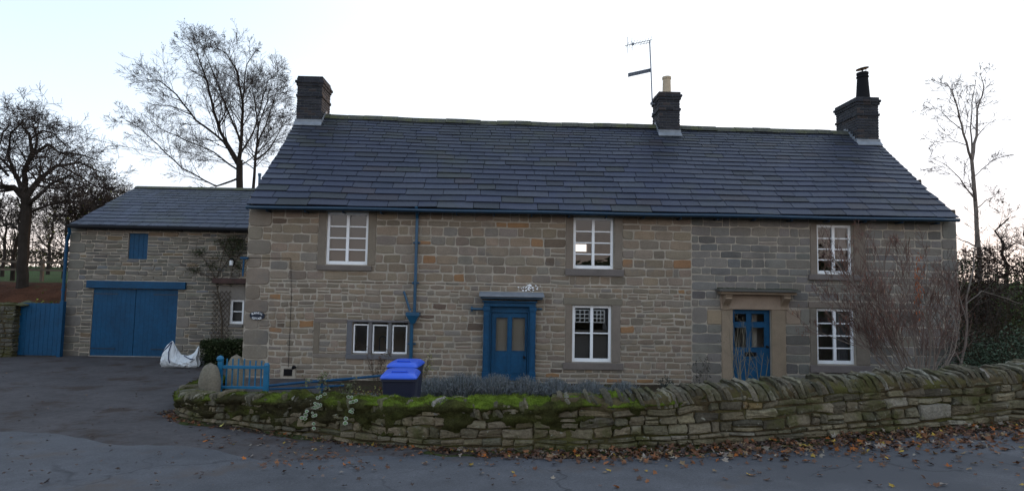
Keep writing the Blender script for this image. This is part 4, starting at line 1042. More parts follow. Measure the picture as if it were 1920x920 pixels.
for s in ss:
    row = []; cr = []
    am = moss_amt(s); drape = .33+.20*fbm(Vector((s*1.3, 0, 9)), 3)+(.08 if s < s_at_px(9) else 0)   # how far it hangs down the front
    drape = max(.05, drape)
    for i in range(PR):
        q = i/(PR-1)
        if q < .45: t = 1-q/.45; v = HREF*.80-drape*t*1.0; d = .035; nd = 1
        elif q < .85: t = (q-.45)/.4; v = HREF*.80+.05*math.sin(math.pi*t); d = .03-(TH+.05)*t; nd = 0
        else: t = (q-.85)/.15; v = HREF*.80-.14*t; d = -TH-.03; nd = -1
        b = fbm(Vector((s*2.6, v*5, d*5+3)), 4); cl = fbm(Vector((s*7, v*12, d*10)), 2)
        bul = (.022+.05*b+.025*cl+.07*max(0, fbm(Vector((s*3.2, q*4, 21)), 3))*am*(1 if q < .7 else .6)+.02*fbm(Vector((s*12, q*14, 2)), 2)) if q > .36 else (.010+.045*b+.035*cl)
        mask = am-.25+.75*fbm(Vector((s*2.6, q*3.5, 12)), 4)+(.3 if q > .42 else 0)-(.20*(1-q/.42) if q < .42 else 0)
        if q < .45: bul *= sst(0, .25, 1-t)*.7+.3; bul -= .05*sst(.75, 1.0, t)
        bul -= .13*(1-sst(.28, .58, mask))
        if nd == 1: dd, vv = d+bul, v+bul*.15
        elif nd == 0: dd, vv = d, v+bul
        else: dd, vv = d-bul, v
        row.append(wmap(s, vv, dd)); cr.append(moss_col(s, q, b))
    rws.append(row); cols.append(cr)
for j in range(len(rws)-1):
    n0 = len(ms.v); ms.v += rws[j] if j == 0 else []
    if j == 0: base0 = 0
for j, row in enumerate(rws):
    if j: ms.v += row
for j in range(len(rws)-1):
    for i in range(PR-1): ms.f.append([j*PR+i, (j+1)*PR+i, (j+1)*PR+i+1, j*PR+i+1]); ms.c.append(cols[j][i])
# tufts standing on the cap
for k in range(42000):
    j = rg.randrange(len(rws)-1); i = int(min(PR-2, rg.betavariate(2.2, 2)*PR))
    p = Vector(rws[j][i]); n_ = (Vector(rws[j+1][i])-p).cross(Vector(rws[j][i+1])-p)
    if n_.length < 1e-9: continue
    n_.normalize(); 
    if n_.z < -.3: continue
    l = rg.uniform(.008, .026)*(1.6 if rg.random() < .06 else 1); w_ = rg.uniform(.003, .006); t_ = Vector((rg.uniform(-1,1), rg.uniform(-1,1), rg.uniform(-.2,.2))).normalized()
    c = cols[j][i]; f = rg.uniform(.7, 1.5)
    ms.add([tuple(p-t_*w_), tuple(p+t_*w_), tuple(p+n_*l+Vector((rg.uniform(-1,1), rg.uniform(-1,1), rg.uniform(-.3,.6)))*l*.6)], [(0,1,2)], (c[0]*f, c[1]*f, c[2]*f))
mo = ms.build('moss_cap', M['moss'], gwl, smooth=True); mo['kind'] = 'stuff'; mo['label'] = 'bright green and olive moss draped over the wall top'

# ------------------------------------------------------------------ leaves, stems, twigs
def leaf_shape(mb, p, s, rg, col, flat=.35, lobes=5):
    a0 = rg.uniform(0, 6.28); tl = Vector((rg.uniform(-flat, flat), rg.uniform(-flat, flat), 1)).normalized()
    x = tl.orthogonal().normalized(); y = tl.cross(x); V = []; n = lobes*2
    for k in range(n):
        r = s*(1 if k % 2 == 0 else .5)*rg.uniform(.75, 1.15); a = a0+2*math.pi*k/n
        V.append(tuple(p+x*(r*math.cos(a))+y*(r*math.sin(a))+tl*rg.uniform(-.15, .3)*s))
    V.append(tuple(p+tl*s*rg.uniform(-.1, .15)))
    mb.add(V, [(k, (k+1) % n, n) for k in range(n)], col)
LP_ = [(30,(.13,.062,.036)),(25,(.095,.055,.040)),(14,(.20,.085,.038)),(11,(.22,.15,.085)),(5,(.32,.10,.022)),(4,(.34,.22,.04)),(18,(.07,.052,.045)),(9,(.24,.20,.16))]
rg = random.Random(41); lf = MB()
def gz(x, y): return G(x, y)+.012
s_a = s_at_px(5)
for k in range(4700):
    t = rg.random()
    s = s_a+(WLEN-s_a)*t**.8
    if rg.random() < .12: s = rg.uniform(s_at_px(3), s_a)
    p, n, tt = wpt(s); dens = .35+.75*sst(s_at_px(9), s_at_px(13), s)
    if rg.random() > dens: continue
    wd = .10+.30*sst(s_at_px(9), s_at_px(15), s)+.25*sst(s_at_px(14), s_at_px(17), s)
    d = abs(rg.gauss(0, wd))+.02; x, y = p[0]+n[0]*d, p[1]+n[1]*d
    pile = .07*math.exp(-(d/.18)**2)*sst(s_at_px(8), s_at_px(12), s)
    z = G(x, y)+.015+rg.random()*pile
    c = jc(pick(LP_, rg), rg, .25)
    if s < s_at_px(10): c = tuple(q*.8 for q in c)
    leaf_shape(lf, Vector((x, y, z)), rg.uniform(.018, .052), rg, c, flat=.9)
for k in range(420):                           # drifting over the road
    t = rg.random(); u = rg.uniform(380, 2000); v = 830+abs(rg.gauss(0, 38))+(20 if u < 900 else 0)
    if u < 900: v = 815+(u-380)*.06+abs(rg.gauss(0, 18))
    p = PGnd(u, min(v, 980)); leaf_shape(lf, p+Vector((0,0,.018)), rg.uniform(.02, .045), rg, jc(pick(LP_, rg), rg, .3), flat=.5)
for k in range(480):
    p = PGnd(rg.uniform(0, 1000), rg.uniform(672, 915)); leaf_shape(lf, p+Vector((0,0,.03)), rg.uniform(.008, .034), rg, jc(pick([(3,(.05,.035,.03)),(1,(.14,.10,.08))], rg), rg, .3), flat=.5)
for (u, v) in ((540,880),(600,868),(650,885)):
    c = PGnd(u, v-10)
    for k in range(24): 
        p = c+Vector((rg.gauss(0,.22), rg.gauss(0,.16), 0)); p.z = gz(p.x, p.y)+.01; leaf_shape(lf, p, rg.uniform(.018, .04), rg, jc(pick(LP_, rg), rg, .3), flat=.6)
tag(lf.build('fallen_leaves', M['leaf'], loc=(0,0,0)), 'brown and orange fallen leaves drifted along the foot of the garden wall and over the road', 'leaves', kind='stuff')
yl = MB(); p = PGnd(416, 801); leaf_shape(yl, p+Vector((0,0,.035)), .055, random.Random(4), (.50,.46,.12), flat=.9)
tag(yl.build('fallen_leaf', M['leaf']), 'large pale yellow leaf lying below the mossy end of the garden wall', 'leaf')
# mossy verge strip and grit at the foot of the wall
vg = MB(); ss = frange(s_at_px(4), WLEN-.2, .08); NV = 7
for s in ss:
    p, n, t = wpt(s); wd = .26+.14*fbm(Vector((s*1.5, 0, 3)), 3)
    for k in range(NV):
        q = k/(NV-1); d = -.03+(wd+.03)*q; x, y = p[0]+n[0]*d, p[1]+n[1]*d
        vg.v.append((x, y, G(x, y)+.03*(1-q)**.6+.012*noise.noise(Vector((x*6, y*6, 0)))-(.02 if k == NV-1 else 0)))
for j in range(len(ss)-1):
    for k in range(NV-1): a = j*NV+k; vg.f.append([a, a+NV, a+NV+1, a+1]); vg.c.append((.052, .062, .022) if noise.noise(Vector((j*.07, k*.4, 0))) > 0 else (.05,.038,.03))
tag(vg.build('verge', M['moss'], smooth=True, loc=(0,0,0)), 'thin strip of moss and dirt between wall foot and asphalt', 'verge', kind='structure')

def rot_about(v, ax, a): return Matrix.Rotation(a, 3, ax) @ v
def branch(mb, p, d, L, r, lv, rg, P, col, tips=None):
    """recursive bare branch; P: dict of nseg, wob, up, kids, ratio, ang, minr"""
    n = max(2, P['nseg']-lv); pts = [p]; rad = [r]; step = L/n; q = p.copy(); d = d.normalized(); dirs = [d]
    for i in range(n):
        d = (d+Vector((rg.uniform(-1,1), rg.uniform(-1,1), rg.uniform(-1,1)))*P['wob']+Vector((0,0,P['up']))*(1 if lv else .5)).normalized()
        q = q+d*step; pts.append(q.copy()); dirs.append(d); rad.append(max(P['minr'], r*(1-(i+1)/n*.75)))
    mb.tube(pts, rad, 5 if lv < 1 else (4 if lv < 2 else 3), col, cap=False)
    if tips is not None and lv >= P['lv']-1: tips.append(pts[-1])
    if lv >= P['lv']: return
    k = P['kids'][min(lv, len(P['kids'])-1)]
    for j in range(k):
        t = rg.uniform(.25, 1.0) if lv else rg.uniform(.15, 1); i = min(n-1, int(t*n)); f = t*n-i
        pp = pts[i].lerp(pts[i+1], f); dd = dirs[min(i+1, n)]
        ax = dd.orthogonal().normalized(); ax = rot_about(ax, dd, rg.uniform(0, 6.28)); nd = rot_about(dd, ax, rg.uniform(*P['ang']))
        branch(mb, pp, nd, L*rg.uniform(*P['ratio'])*(1-.35*t), max(P['minr'], rad[i]*.55), lv+1, rg, P, col, tips)
def limb(mb, pix, D, r0, r1, rg, dz=0.0, n=6, col=(.05,.04,.035)):
    """a main limb given by its course in the photo at depth D (bending dz metres in depth towards its tip)"""
    pts = []
    for i, (u, v) in enumerate(pix):
        t = i/(len(pix)-1); pts.append(PY(u, v, EYE.y+D+dz*t))
    out = []
    for a, b in zip(pts[:-1], pts[1:]):
        for k in range(3): out.append(a.lerp(b, k/3)+Vector((rg.uniform(-1,1), rg.uniform(-1,1), rg.uniform(-1,1)))*(a-b).length*.018)
    out.append(pts[-1]); m_ = len(out); rad = [r0+(r1-r0)*(i/(m_-1))**.8 for i in range(m_)]
    mb.tube(out, rad, n, col, cap=True); return out, rad
def along(mb, pts, rad, rg, P, col, L, cnt, t0=.15, tips=None, bias=None, taper=.5):
    m_ = len(pts)-1
    for j in range(cnt):
        t = t0+(1-t0)*rg.random(); i = min(m_-1, int(t*m_)); f = t*m_-i; pp = pts[i].lerp(pts[i+1], f); dd = (pts[i+1]-pts[i]).normalized()
        ax = rot_about(dd.orthogonal().normalized(), dd, rg.uniform(0, 6.28)); nd = rot_about(dd, ax, rg.uniform(*P['ang']))
        if bias: nd = (nd+bias*rg.uniform(.2, 1)).normalized()
        branch(mb, pp, nd, L*rg.uniform(.6, 1.2)*(1-taper*t), max(P['minr'], rad[i]*.4), 1, rg, P, col, tips)

# tall beech behind the garage roof
rg = random.Random(51); D_ = 31; bt = thing('tall_bare_tree', (PY(450, 352, EYE.y+D_).x, EYE.y+D_, 3.2), 'tall bare tree with wide fan of fine twigs rising behind the garage roof', 'tree')
tr = MB(); cr = MB(); C1 = (.045,.036,.032); C2 = (.05,.04,.035)
P = dict(nseg=6, wob=.15, up=.03, kids=[0, 8, 6, 3], ratio=(.42,.68), ang=(R(25), R(55)), minr=.0055, lv=3)
trunk_pts, trad = limb(tr, [(449,430),(449,352),(449,300)], D_, .19, .16, rg, n=9, col=C1)
tips = []
for pix, r0, dz, cnt, L in (
    ([(449,300),(453,252),(454,190),(446,135),(425,102),(398,84)], .15, -1.0, 26, 3.0),
    ([(447,303),(412,248),(397,189),(383,137),(368,96),(338,76)], .14, 1.5, 26, 3.0),
    ([(448,312),(420,266),(368,226),(331,178),(300,152),(276,150)], .11, -2.5, 24, 3.0),
    ([(447,335),(405,350),(342,315),(294,270),(262,240),(236,226)], .08, -1.0, 20, 2.6),
    ([(446,320),(400,285),(345,262),(300,240),(268,214)], .07, 2.5, 20, 2.6),
    ([(453,225),(457,170),(462,122),(478,98)], .08, 1.5, 16, 2.4),
    ([(451,262),(425,200),(400,140),(384,100),(372,72)], .08, 3, 16, 2.6),
    ([(452,285),(474,250),(487,205),(503,150),(522,140)], .08, -2, 18, 2.4),
    ([(452,310),(480,290),(505,262),(530,235)], .05, 2, 12, 2.0)):
    a, b = limb(tr, pix, D_, r0*.72, .014, rg, dz, 6, C1); along(cr, a, b, rg, P, C2, L*.88, int(cnt*1.1), t0=.1, tips=tips, taper=.62)
tr.build('trunk', M['bark'], bt)
lv = MB()
for p in rg.sample(tips, min(len(tips), 2600)): leaf_shape(lv, p, rg.uniform(.02, .045), rg, (.05,.03,.02), flat=1, lobes=3)
cr.add(lv.v, lv.f, (.05,.03,.02)); cr.build('crown', M['twig'], bt)
D_ = 29.5; b2 = thing('slender_bare_tree', (PY(476, 352, EYE.y+D_).x, EYE.y+D_, 3.2), 'slimmer bare tree just right of the tall one, partly behind the cottage roof', 'tree')
tr = MB(); cr = MB()
a, b = limb(tr, [(474,430),(475,352),(481,290),(484,235),(477,189),(470,150)], D_, .10, .015, rg, 0, 7, C1); along(cr, a, b, rg, P, C2, 2.0, 26, t0=.3)
for pix, r0 in (([(482,270),(498,235),(510,200),(520,165)], .05), ([(480,300),(505,280),(522,250),(533,225)], .05), ([(484,240),(500,190),(512,150)], .04)):
    a, b = limb(tr, pix, D_, r0, .012, rg, 1, 5, C1); along(cr, a, b, rg, P, C2, 2.0, 14, t0=.1)
tr.build('trunk', M['bark'], b2); cr.build('crown', M['twig'], b2)

# old apple tree at the left
rg = random.Random(53); D_ = 23.5; q0 = PY(48, 530, EYE.y+D_)
ap = thing('old_apple_tree', (q0.x, q0.y, G(q0.x, q0.y)), 'gnarled old apple tree with thick dark trunk on the bank behind the boarded gate', 'tree')
tr = MB(); cr = MB(); PA_ = dict(nseg=6, wob=.30, up=.0, kids=[0, 7, 6, 4], ratio=(.5,.75), ang=(R(35), R(85)), minr=.006, lv=3)
a, b = limb(tr, [(40,548),(43,500),(47,440),(50,385),(46,362)], D_, .21, .17, rg, n=10, col=C1)
for pix, r0, dz, cnt, L in (
    ([(47,372),(25,350),(0,352),(-40,340),(-90,360)], .15, -1, 14, 1.7), ([(46,365),(30,330),(5,300),(-30,270)], .12, 1.5, 14, 1.8),
    ([(47,365),(45,320),(60,285),(55,250),(30,228)], .12, -1, 15, 1.7), ([(50,368),(75,335),(105,312),(150,305),(195,325)], .13, 1, 18, 1.7),
    ([(52,385),(80,360),(95,345),(130,330),(160,345)], .09, -1.5, 14, 1.5), ([(62,290),(90,270),(110,285),(150,290),(185,300)], .07, .5, 14, 1.4),
    ([(47,440),(20,420),(-5,425),(-40,450)], .06, 1, 10, 1.4), ([(60,300),(70,260),(62,235),(75,222)], .05, .5, 12, 1.2), ([(50,400),(90,385),(130,375),(170,385),(205,400)], .06, 1.5, 16, 1.4), ([(15,330),(-10,300),(5,250),(20,232)], .05, 1, 12, 1.4), ([(110,310),(150,330),(180,350),(215,352)], .045, .5, 14, 1.2), ([(55,262),(80,245),(100,250),(128,278)], .05, 1.2, 12, 1.3), ([(30,335),(15,290),(20,250),(45,225)], .07, -1.6, 14, 1.4)):
    a, b = limb(tr, pix, D_, r0, .02, rg, dz, 6, C1); along(cr, a, b, rg, PA_, C2, L, cnt, t0=.15, taper=.3)
tr.build('trunk', M['bark'], ap); cr.build('crown', M['twig'], ap)

# thicket of small trees between the apple tree and the garage
def small_tree(u, vb, vt, D_, label, seed, spread=1.0, leafy=0, group=None, name='small_bare_tree', twig=.009, kids=9):
    rg = random.Random(seed); p = PY(u, vb, EYE.y+D_); p.z = G(p.x, p.y); top = PY(u, vt, EYE.y+D_); H = top.z-p.z
    t = thing(name, p, label, 'tree', group); tr = MB(); cr = MB(); tips = []
    P = dict(nseg=6, wob=.22, up=.05, kids=[0, kids, 6, 4], ratio=(.45,.72), ang=(R(28), R(75)), minr=twig, lv=3)
    pts = [p-Vector((0,0,.2))]; 
    for k in range(1, 8): pts.append(p+Vector((rg.uniform(-.12,.12)*k*.4, rg.uniform(-.1,.1)*k*.4, H*.8*k/7)))
    rad = [.035*H*.5*(1-k/8)+.02 for k in range(8)]; tr.tube(pts, rad, 7, C1, cap=True)
    along(cr, pts, rad, rg, P, C2, H*.42*spread, 16, t0=.25, tips=tips, taper=.45)
    tr.build('trunk', M['bark'], t)
    n = min(leafy, len(tips))
    for q in rg.sample(tips, n): leaf_shape(cr, q+Vector((rg.uniform(-.1,.1),)*3), rg.uniform(.04,.09), rg, jc(pick([(2,(.20,.19,.03)),(2,(.10,.11,.03)),(1,(.16,.09,.03))], rg), rg), flat=1, lobes=3)
    cr.build('crown', M['twig'], t)
small_tree(168, 505, 318, 30, 'bushy bare tree with dense dark twigs left of the garage roof', 61, 1.15, 260, kids=11)
small_tree(120, 505, 330, 33, 'bare thicket tree with a few yellow leaves between apple tree and garage', 62, 1.0, 200)
small_tree(212, 500, 322, 36, 'thin bare tree whose twigs touch the garage roof verge', 63, .9, 60)
small_tree(90, 505, 350, 38, 'low bare tree seen through the gap right of the apple trunk', 64, .9, 60)
small_tree(5, 505, 360, 34, 'bare tree behind the apple tree at the picture edge', 65, 1.0, 100)
small_tree(190, 500, 330, 27, 'second dense twiggy bush pressed against the garage roof verge', 67, 1.3, 200, kids=12)
small_tree(140, 500, 345, 26, 'rounded dense thicket bush in front of the far field hedge', 68, 1.3, 260, kids=12)
small_tree(25, 500, 330, 29, 'dense bare thicket tree left behind the apple trunk', 69, 1.1, 120, kids=11)
small_tree(236, 480, 340, 42, 'faint small bare tree farthest back behind the garage verge', 66, .8, 0)
# dark hedge far behind the field
def leaf_mass(mb, rg, n, fn, size, pal, lobes=3):
    for k in range(n):
        leaf_shape(mb, fn(), rg.uniform(*size), rg, jc(pick(pal, rg), rg, .3), flat=1.5, lobes=lobes)
rg = random.Random(71); t = MB()
def hf():
    x = rg.uniform(-60, -18); y = 34+rg.uniform(-1, 1); z = G(x, y); h = 1.5+.9*noise.noise(Vector((x*.25, 0, 0)))+.4*noise.noise(Vector((x, 0, 0)))
    return Vector((x, y, z+h*rg.random()**.7))
leaf_mass(t, rg, 16000, hf, (.06, .13), [(3,(.03,.032,.014)),(2,(.045,.035,.02)),(1,(.05,.055,.02))])
for k in range(160):
    x = rg.uniform(-60, -18); z = G(x, 34); t.tube([(x, 34, z), (x+rg.uniform(-.5,.5), 34+rg.uniform(-.5,.5), z+rg.uniform(1.5,3.4))], .03, 3, C1, cap=False)
tag(t.build('field_hedge', M['leaf']), 'dark ragged hedge closing the field behind the post and rail fence', 'hedge')
# post and rail fence
fe = thing('field_fence', (-20, 13, G(-20, 13)), 'grey wooden post and rail fence across the field behind the apple tree', 'fence')
xs = frange(-40, -12.6, 2.2)
fl_ = lambda x: 13.5+.03*(x+20)
t = MB()
for z in (.55, .92):
    for a, b in zip(xs[:-1], xs[1:]):
        za, zb_ = G(a, fl_(a))+z, G(b, fl_(b))+z
        t.hexa([(a,fl_(a)-.03,za-.05),(b,fl_(b)-.03,zb_-.05),(b,fl_(b)+.01,zb_-.05),(a,fl_(a)+.01,za-.05)], [(a,fl_(a)-.03,za+.05),(b,fl_(b)-.03,zb_+.05),(b,fl_(b)+.01,zb_+.05),(a,fl_(a)+.01,za+.05)])
t.build('rails', M['wood'], fe)
for x in xs:
    t = MB(); z = G(x, fl_(x)); t.box(x-.06, x+.06, fl_(x)+.015, fl_(x)+.13, z-.2, z+1.05); t.build('post', M['wood'], fe)
# leafy bank behind the boarded gate
t = MB(); xs = frange(-26, -14.3, .35); ys = frange(4.5, 9.8, .3)
for y in ys:
    for x in xs: t.v.append((x, y, G(x, y)+.04+.10*fbm(Vector((x*.8, y*.8, 0)), 4)))
nx = len(xs)
for j in range(len(ys)-1):
    for i in range(nx-1): t.f.append([j*nx+i, j*nx+i+1, (j+1)*nx+i+1, (j+1)*nx+i]); t.c.append((1,1,1))
tag(t.build('leafy_bank', M['bank'], smooth=True, loc=(0,0,0)), 'red brown leaf covered bank rising behind the boarded gate', 'bank', kind='structure')
def bush(name, label, c, rx_, ry_, h, n, size, pal, seed, stems=14, cat='shrub', group=None, sc=(.06,.045,.03)):
    rg = random.Random(seed); c = Vector(c); o = thing(name, c, label, cat, group)
    st_ = MB(); lf_ = MB()
    ends = []
    for k in range(stems):
        a = rg.uniform(0, 6.28); e = c+Vector((math.cos(a)*rx_*rg.random(), math.sin(a)*ry_*rg.random(), h*rg.uniform(.6, 1))); mid = c.lerp(e, .5)+Vector((rg.uniform(-.1,.1), rg.uniform(-.1,.1), h*.1))*h
        st_.tube([c+Vector((rg.uniform(-.3,.3)*rx_, rg.uniform(-.3,.3)*ry_, -.05)), mid, e], [.012, .009, .005], 4, sc, cap=False); ends.append(e)
    st_.build('stems', M['twig'], o)
    cl = [c+Vector((rg.gauss(0, .45)*rx_, rg.gauss(0, .45)*ry_, h*rg.uniform(.15, .95))) for _ in range(max(6, stems))]
    for k in range(n):
        q = rg.choice(cl)+Vector((rg.gauss(0, .22)*rx_, rg.gauss(0, .22)*ry_, rg.gauss(0, .13)*h))
        if q.z < c.z: q.z = c.z+rg.random()*.1
        leaf_shape(lf_, q, rg.uniform(*size), rg, jc(pick(pal, rg), rg, .3), flat=1.4, lobes=3)
    lf_.build('foliage', M['leaf'], o); return o
GR = [(3,(.05,.075,.02)),(2,(.035,.05,.016)),(1,(.09,.10,.03))]
YG = [(3,(.20,.24,.04)),(2,(.10,.14,.03)),(1,(.26,.26,.06))]
p = PY(82, 530, EYE.y+21); bush('young_shrub', 'small yellow green shrub on the bank above the boarded gate', (p.x, p.y, G(p.x,p.y)), .45, .4, 1.0, 260, (.03,.07), YG, 81, 8)
p = PY(106, 545, EYE.y+20.5); bush('bank_shrub', 'mid green shrub on the bank beside the garage downpipe', (p.x, p.y, G(p.x,p.y)), .6, .5, 1.0, 700, (.03,.07), GR, 82, 12)

# boarded gate, its pier and the wall beyond
gy_ = 3.35; a = PY(35, 567, gy_); b = PY(113, 567, gy_); bg_ = thing('boarded_gate', ((a.x+b.x)/2, gy_, G(a.x, gy_)), 'solid blue boarded gate between the rough stone pier and the garage', 'gate')
t = MB(); n = 9; zb_ = G(a.x, gy_)+.06
for i in range(n):
    x0_ = a.x+(b.x-a.x)*i/n+.003; x1_ = a.x+(b.x-a.x)*(i+1)/n-.003; t.box(x0_, x1_, gy_-.02, gy_, zb_, a.z+.0)
t.build('boards', M['blue'], bg_, bevel=.003)
t = MB(); t.box(a.x, b.x, gy_+.001, gy_+.05, a.z-.3, a.z-.18); t.build('ledge', M['blue'], bg_); t = MB(); t.box(a.x, b.x, gy_+.001, gy_+.05, zb_+.15, zb_+.27); t.build('ledge', M['blue'], bg_)
t = MB(); t.box(b.x+.02, b.x+.13, gy_-.05, gy_+.08, zb_-.1, a.z+.06); t.build('hanging_post', M['blue'], bg_, bevel=.006)
rg = random.Random(91)
def rubble_block(name, x0, x1, y0, y1, z0, z1, label, cat, cap=True, pal=WPAL):
    o = thing(name, ((x0+x1)/2, (y0+y1)/2, z0), label, cat); t = MB(); t.box(x0+.02, x1-.02, y0+.02, y1-.02, z0-.2, z1); t.build('core', M['wall_soil'], o)
    t = MB()
    for aa, bb, mp in ((x0, x1, lambda u, v, d: (u, y0+.02-d, v)), (y0, y1, lambda u, v, d: (x1-.02+d, u, v)), (y0, y1, lambda u, v, d: (x0+.02-d, y0+y1-u, v)), (x0, x1, lambda u, v, d: (x0+x1-u, y1-.02+d, v))):
        for r in layout(aa, bb, z0-.1, z1, (.08,.17), (.18,.42), [], rg): stone(t, r, mp, jc(pick(pal, rg), rg, .2), rg, jit=.015, dep=.03, rough=.12)
    if cap:
        u = x0-.03
        while u < x1: stone(t, (u, y0-.03, u+.3, y1+.03), lambda a_, b_, d: (a_, b_, z1+.03+d), (.10,.10,.055), rg, jit=.02, dep=.04, rough=.2); u += .3
    t.build('face_stones', M['wall_stone'], o); return o
DK = [(3,(.09,.085,.07)),(2,(.07,.065,.05)),(1,(.12,.11,.09))]
a0_ = PY(-8, 590, 3.2); a1_ = PY(33, 572, 3.2)
rubble_block('gate_pier', a0_.x, a1_.x, 3.1, 3.6, G(a1_.x, 3.2), a1_.z, 'dark rough stone pier left of the blue boarded gate', 'pier', pal=DK)
rubble_block('field_wall', -30, a0_.x-.05, 3.2, 3.6, G(-20, 3.2), a1_.z-.1, 'low dark rubble wall running off beyond the gate pier', 'wall', pal=DK)
def boulder(name, label, c, rx_, ry_, h, seed, m_='post', cat='stone', flat_bottom=True, arch=0):
    rg = random.Random(seed); t = MB(); nu, nv = 28, 18; c = Vector(c); sd_ = rg.uniform(0, 50)
    for j in range(nv+1):
        ph = j/nv
        for i in range(nu):
            a_ = 2*math.pi*i/nu; rr = (1-max(0, (ph-.55)/.45)**2.2)**.5 if ph < 1 else 0
            nn = fbm(Vector((math.cos(a_)*1.3+sd_, math.sin(a_)*1.3, ph*2)), 4)*.10
            x = math.copysign(abs(math.cos(a_))**.75, math.cos(a_)); y = math.copysign(abs(math.sin(a_))**.75, math.sin(a_))
            t.v.append((c.x+x*rx_*rr*(1+nn), c.y+y*ry_*rr*(1+nn), c.z+h*ph*(1+.3*nn)))
    for j in range(nv):
        for i in range(nu): t.f.append([j*nu+i, j*nu+(i+1) % nu, (j+1)*nu+(i+1) % nu, (j+1)*nu+i]); t.c.append((1,1,1))
    t.f.append([i for i in reversed(range(nu))]); t.c.append((1,1,1))
    return tag(t.build(name, M[m_], smooth=True), label, cat)
p = PGnd(20, 664); boulder('edging_stone', 'small pale rounded stone at the foot of the gate pier', (p.x, p.y, p.z-.05), .28, .15, .22, 5, 'post')
# gate posts and picket gate
p = PY(392, 735, -3.9); boulder('stone_gatepost', 'squat round topped stone post hung with the blue picket gate', (p.x, -3.9, G(p.x,-3.9)-.1), .18, .15, PY(392,680,-3.9).z-G(p.x,-3.9)+.1, 8, cat='gatepost')
p = PY(442, 700, -2.2); boulder('far_gatepost', 'second round topped stone post, seen through the pickets', (p.x, -2.2, -.1), .185, .15, PY(442,664,-2.2).z+.1, 9, cat='gatepost')
yg = -3.75; a = PY(411, 672, yg); b = PY(503, 680, yg); zb_ = PY(455, 727, yg).z; zr_ = PY(455, 688, yg).z
pg = thing('picket_gate', ((a.x+b.x)/2, yg, zb_), 'small low blue picket gate at the mossy end of the garden wall', 'gate')
t = MB(); t.box(a.x-.01, a.x+.07, yg-.03, yg+.03, zb_-.25, a.z); t.lathe((a.x+.02, yg, a.z-.045), [(.03,0),(.06,.02),(.065,.05),(.045,.09),(.01,.105)], 12); t.build('gate_post', M['blue_light'], pg)
t = MB(); t.box(b.x-.07, b.x+.02, yg-.03, yg+.03, zb_-.25, b.z-.03); t.tube([(b.x-.025, yg, b.z-.05), (b.x-.025, yg, b.z)], [.05, .035], 10); t.build('gate_post', M['blue_light'], pg)
t = MB(); t.box(a.x+.07, b.x-.07, yg-.022, yg+.022, zr_-.025, zr_+.03); t.box(a.x+.07, b.x-.07, yg-.022, yg+.022, zb_-.01, zb_+.035); t.build('rails', M['blue_light'], pg, bevel=.004)
n = 7
for i in range(n):
    x = a.x+.07+(b.x-a.x-.14)*(i+.6)/(n+.2); zt_ = zr_+.15-(.03 if i > 3 else 0)
    t = MB(); t.box(x-.011, x+.011, yg+.024, yg+.04, zb_, zt_); t.build('picket', M['blue_light'], pg)
# handrails
hr0 = thing('handrail', PY(620, 715, -2.9), 'pair of sloping blue handrail tubes running from the picket gate to the bins', 'handrail')
t = MB(); t.tube([PY(500,723,-3.6), PY(560,717,-3.2), PY(660,709,-2.8), PY(722,703,-2.5)], .026, 8); t.build('top_rail', M['blue_dark' if False else 'blue'], hr0)
t = MB(); t.tube([PY(504,729,-3.6), PY(560,727,-3.2), PY(645,722,-2.8)], .022, 8); t.build('lower_rail', M['blue'], hr0)
for (u, v, y) in ((604,713,-3.0), (720,703,-2.5)):
    q = PY(u, v, y); t = MB(); t.tube([(q.x, q.y, -.1), q], .022, 8); t.build('rail_post', M['blue'], hr0)

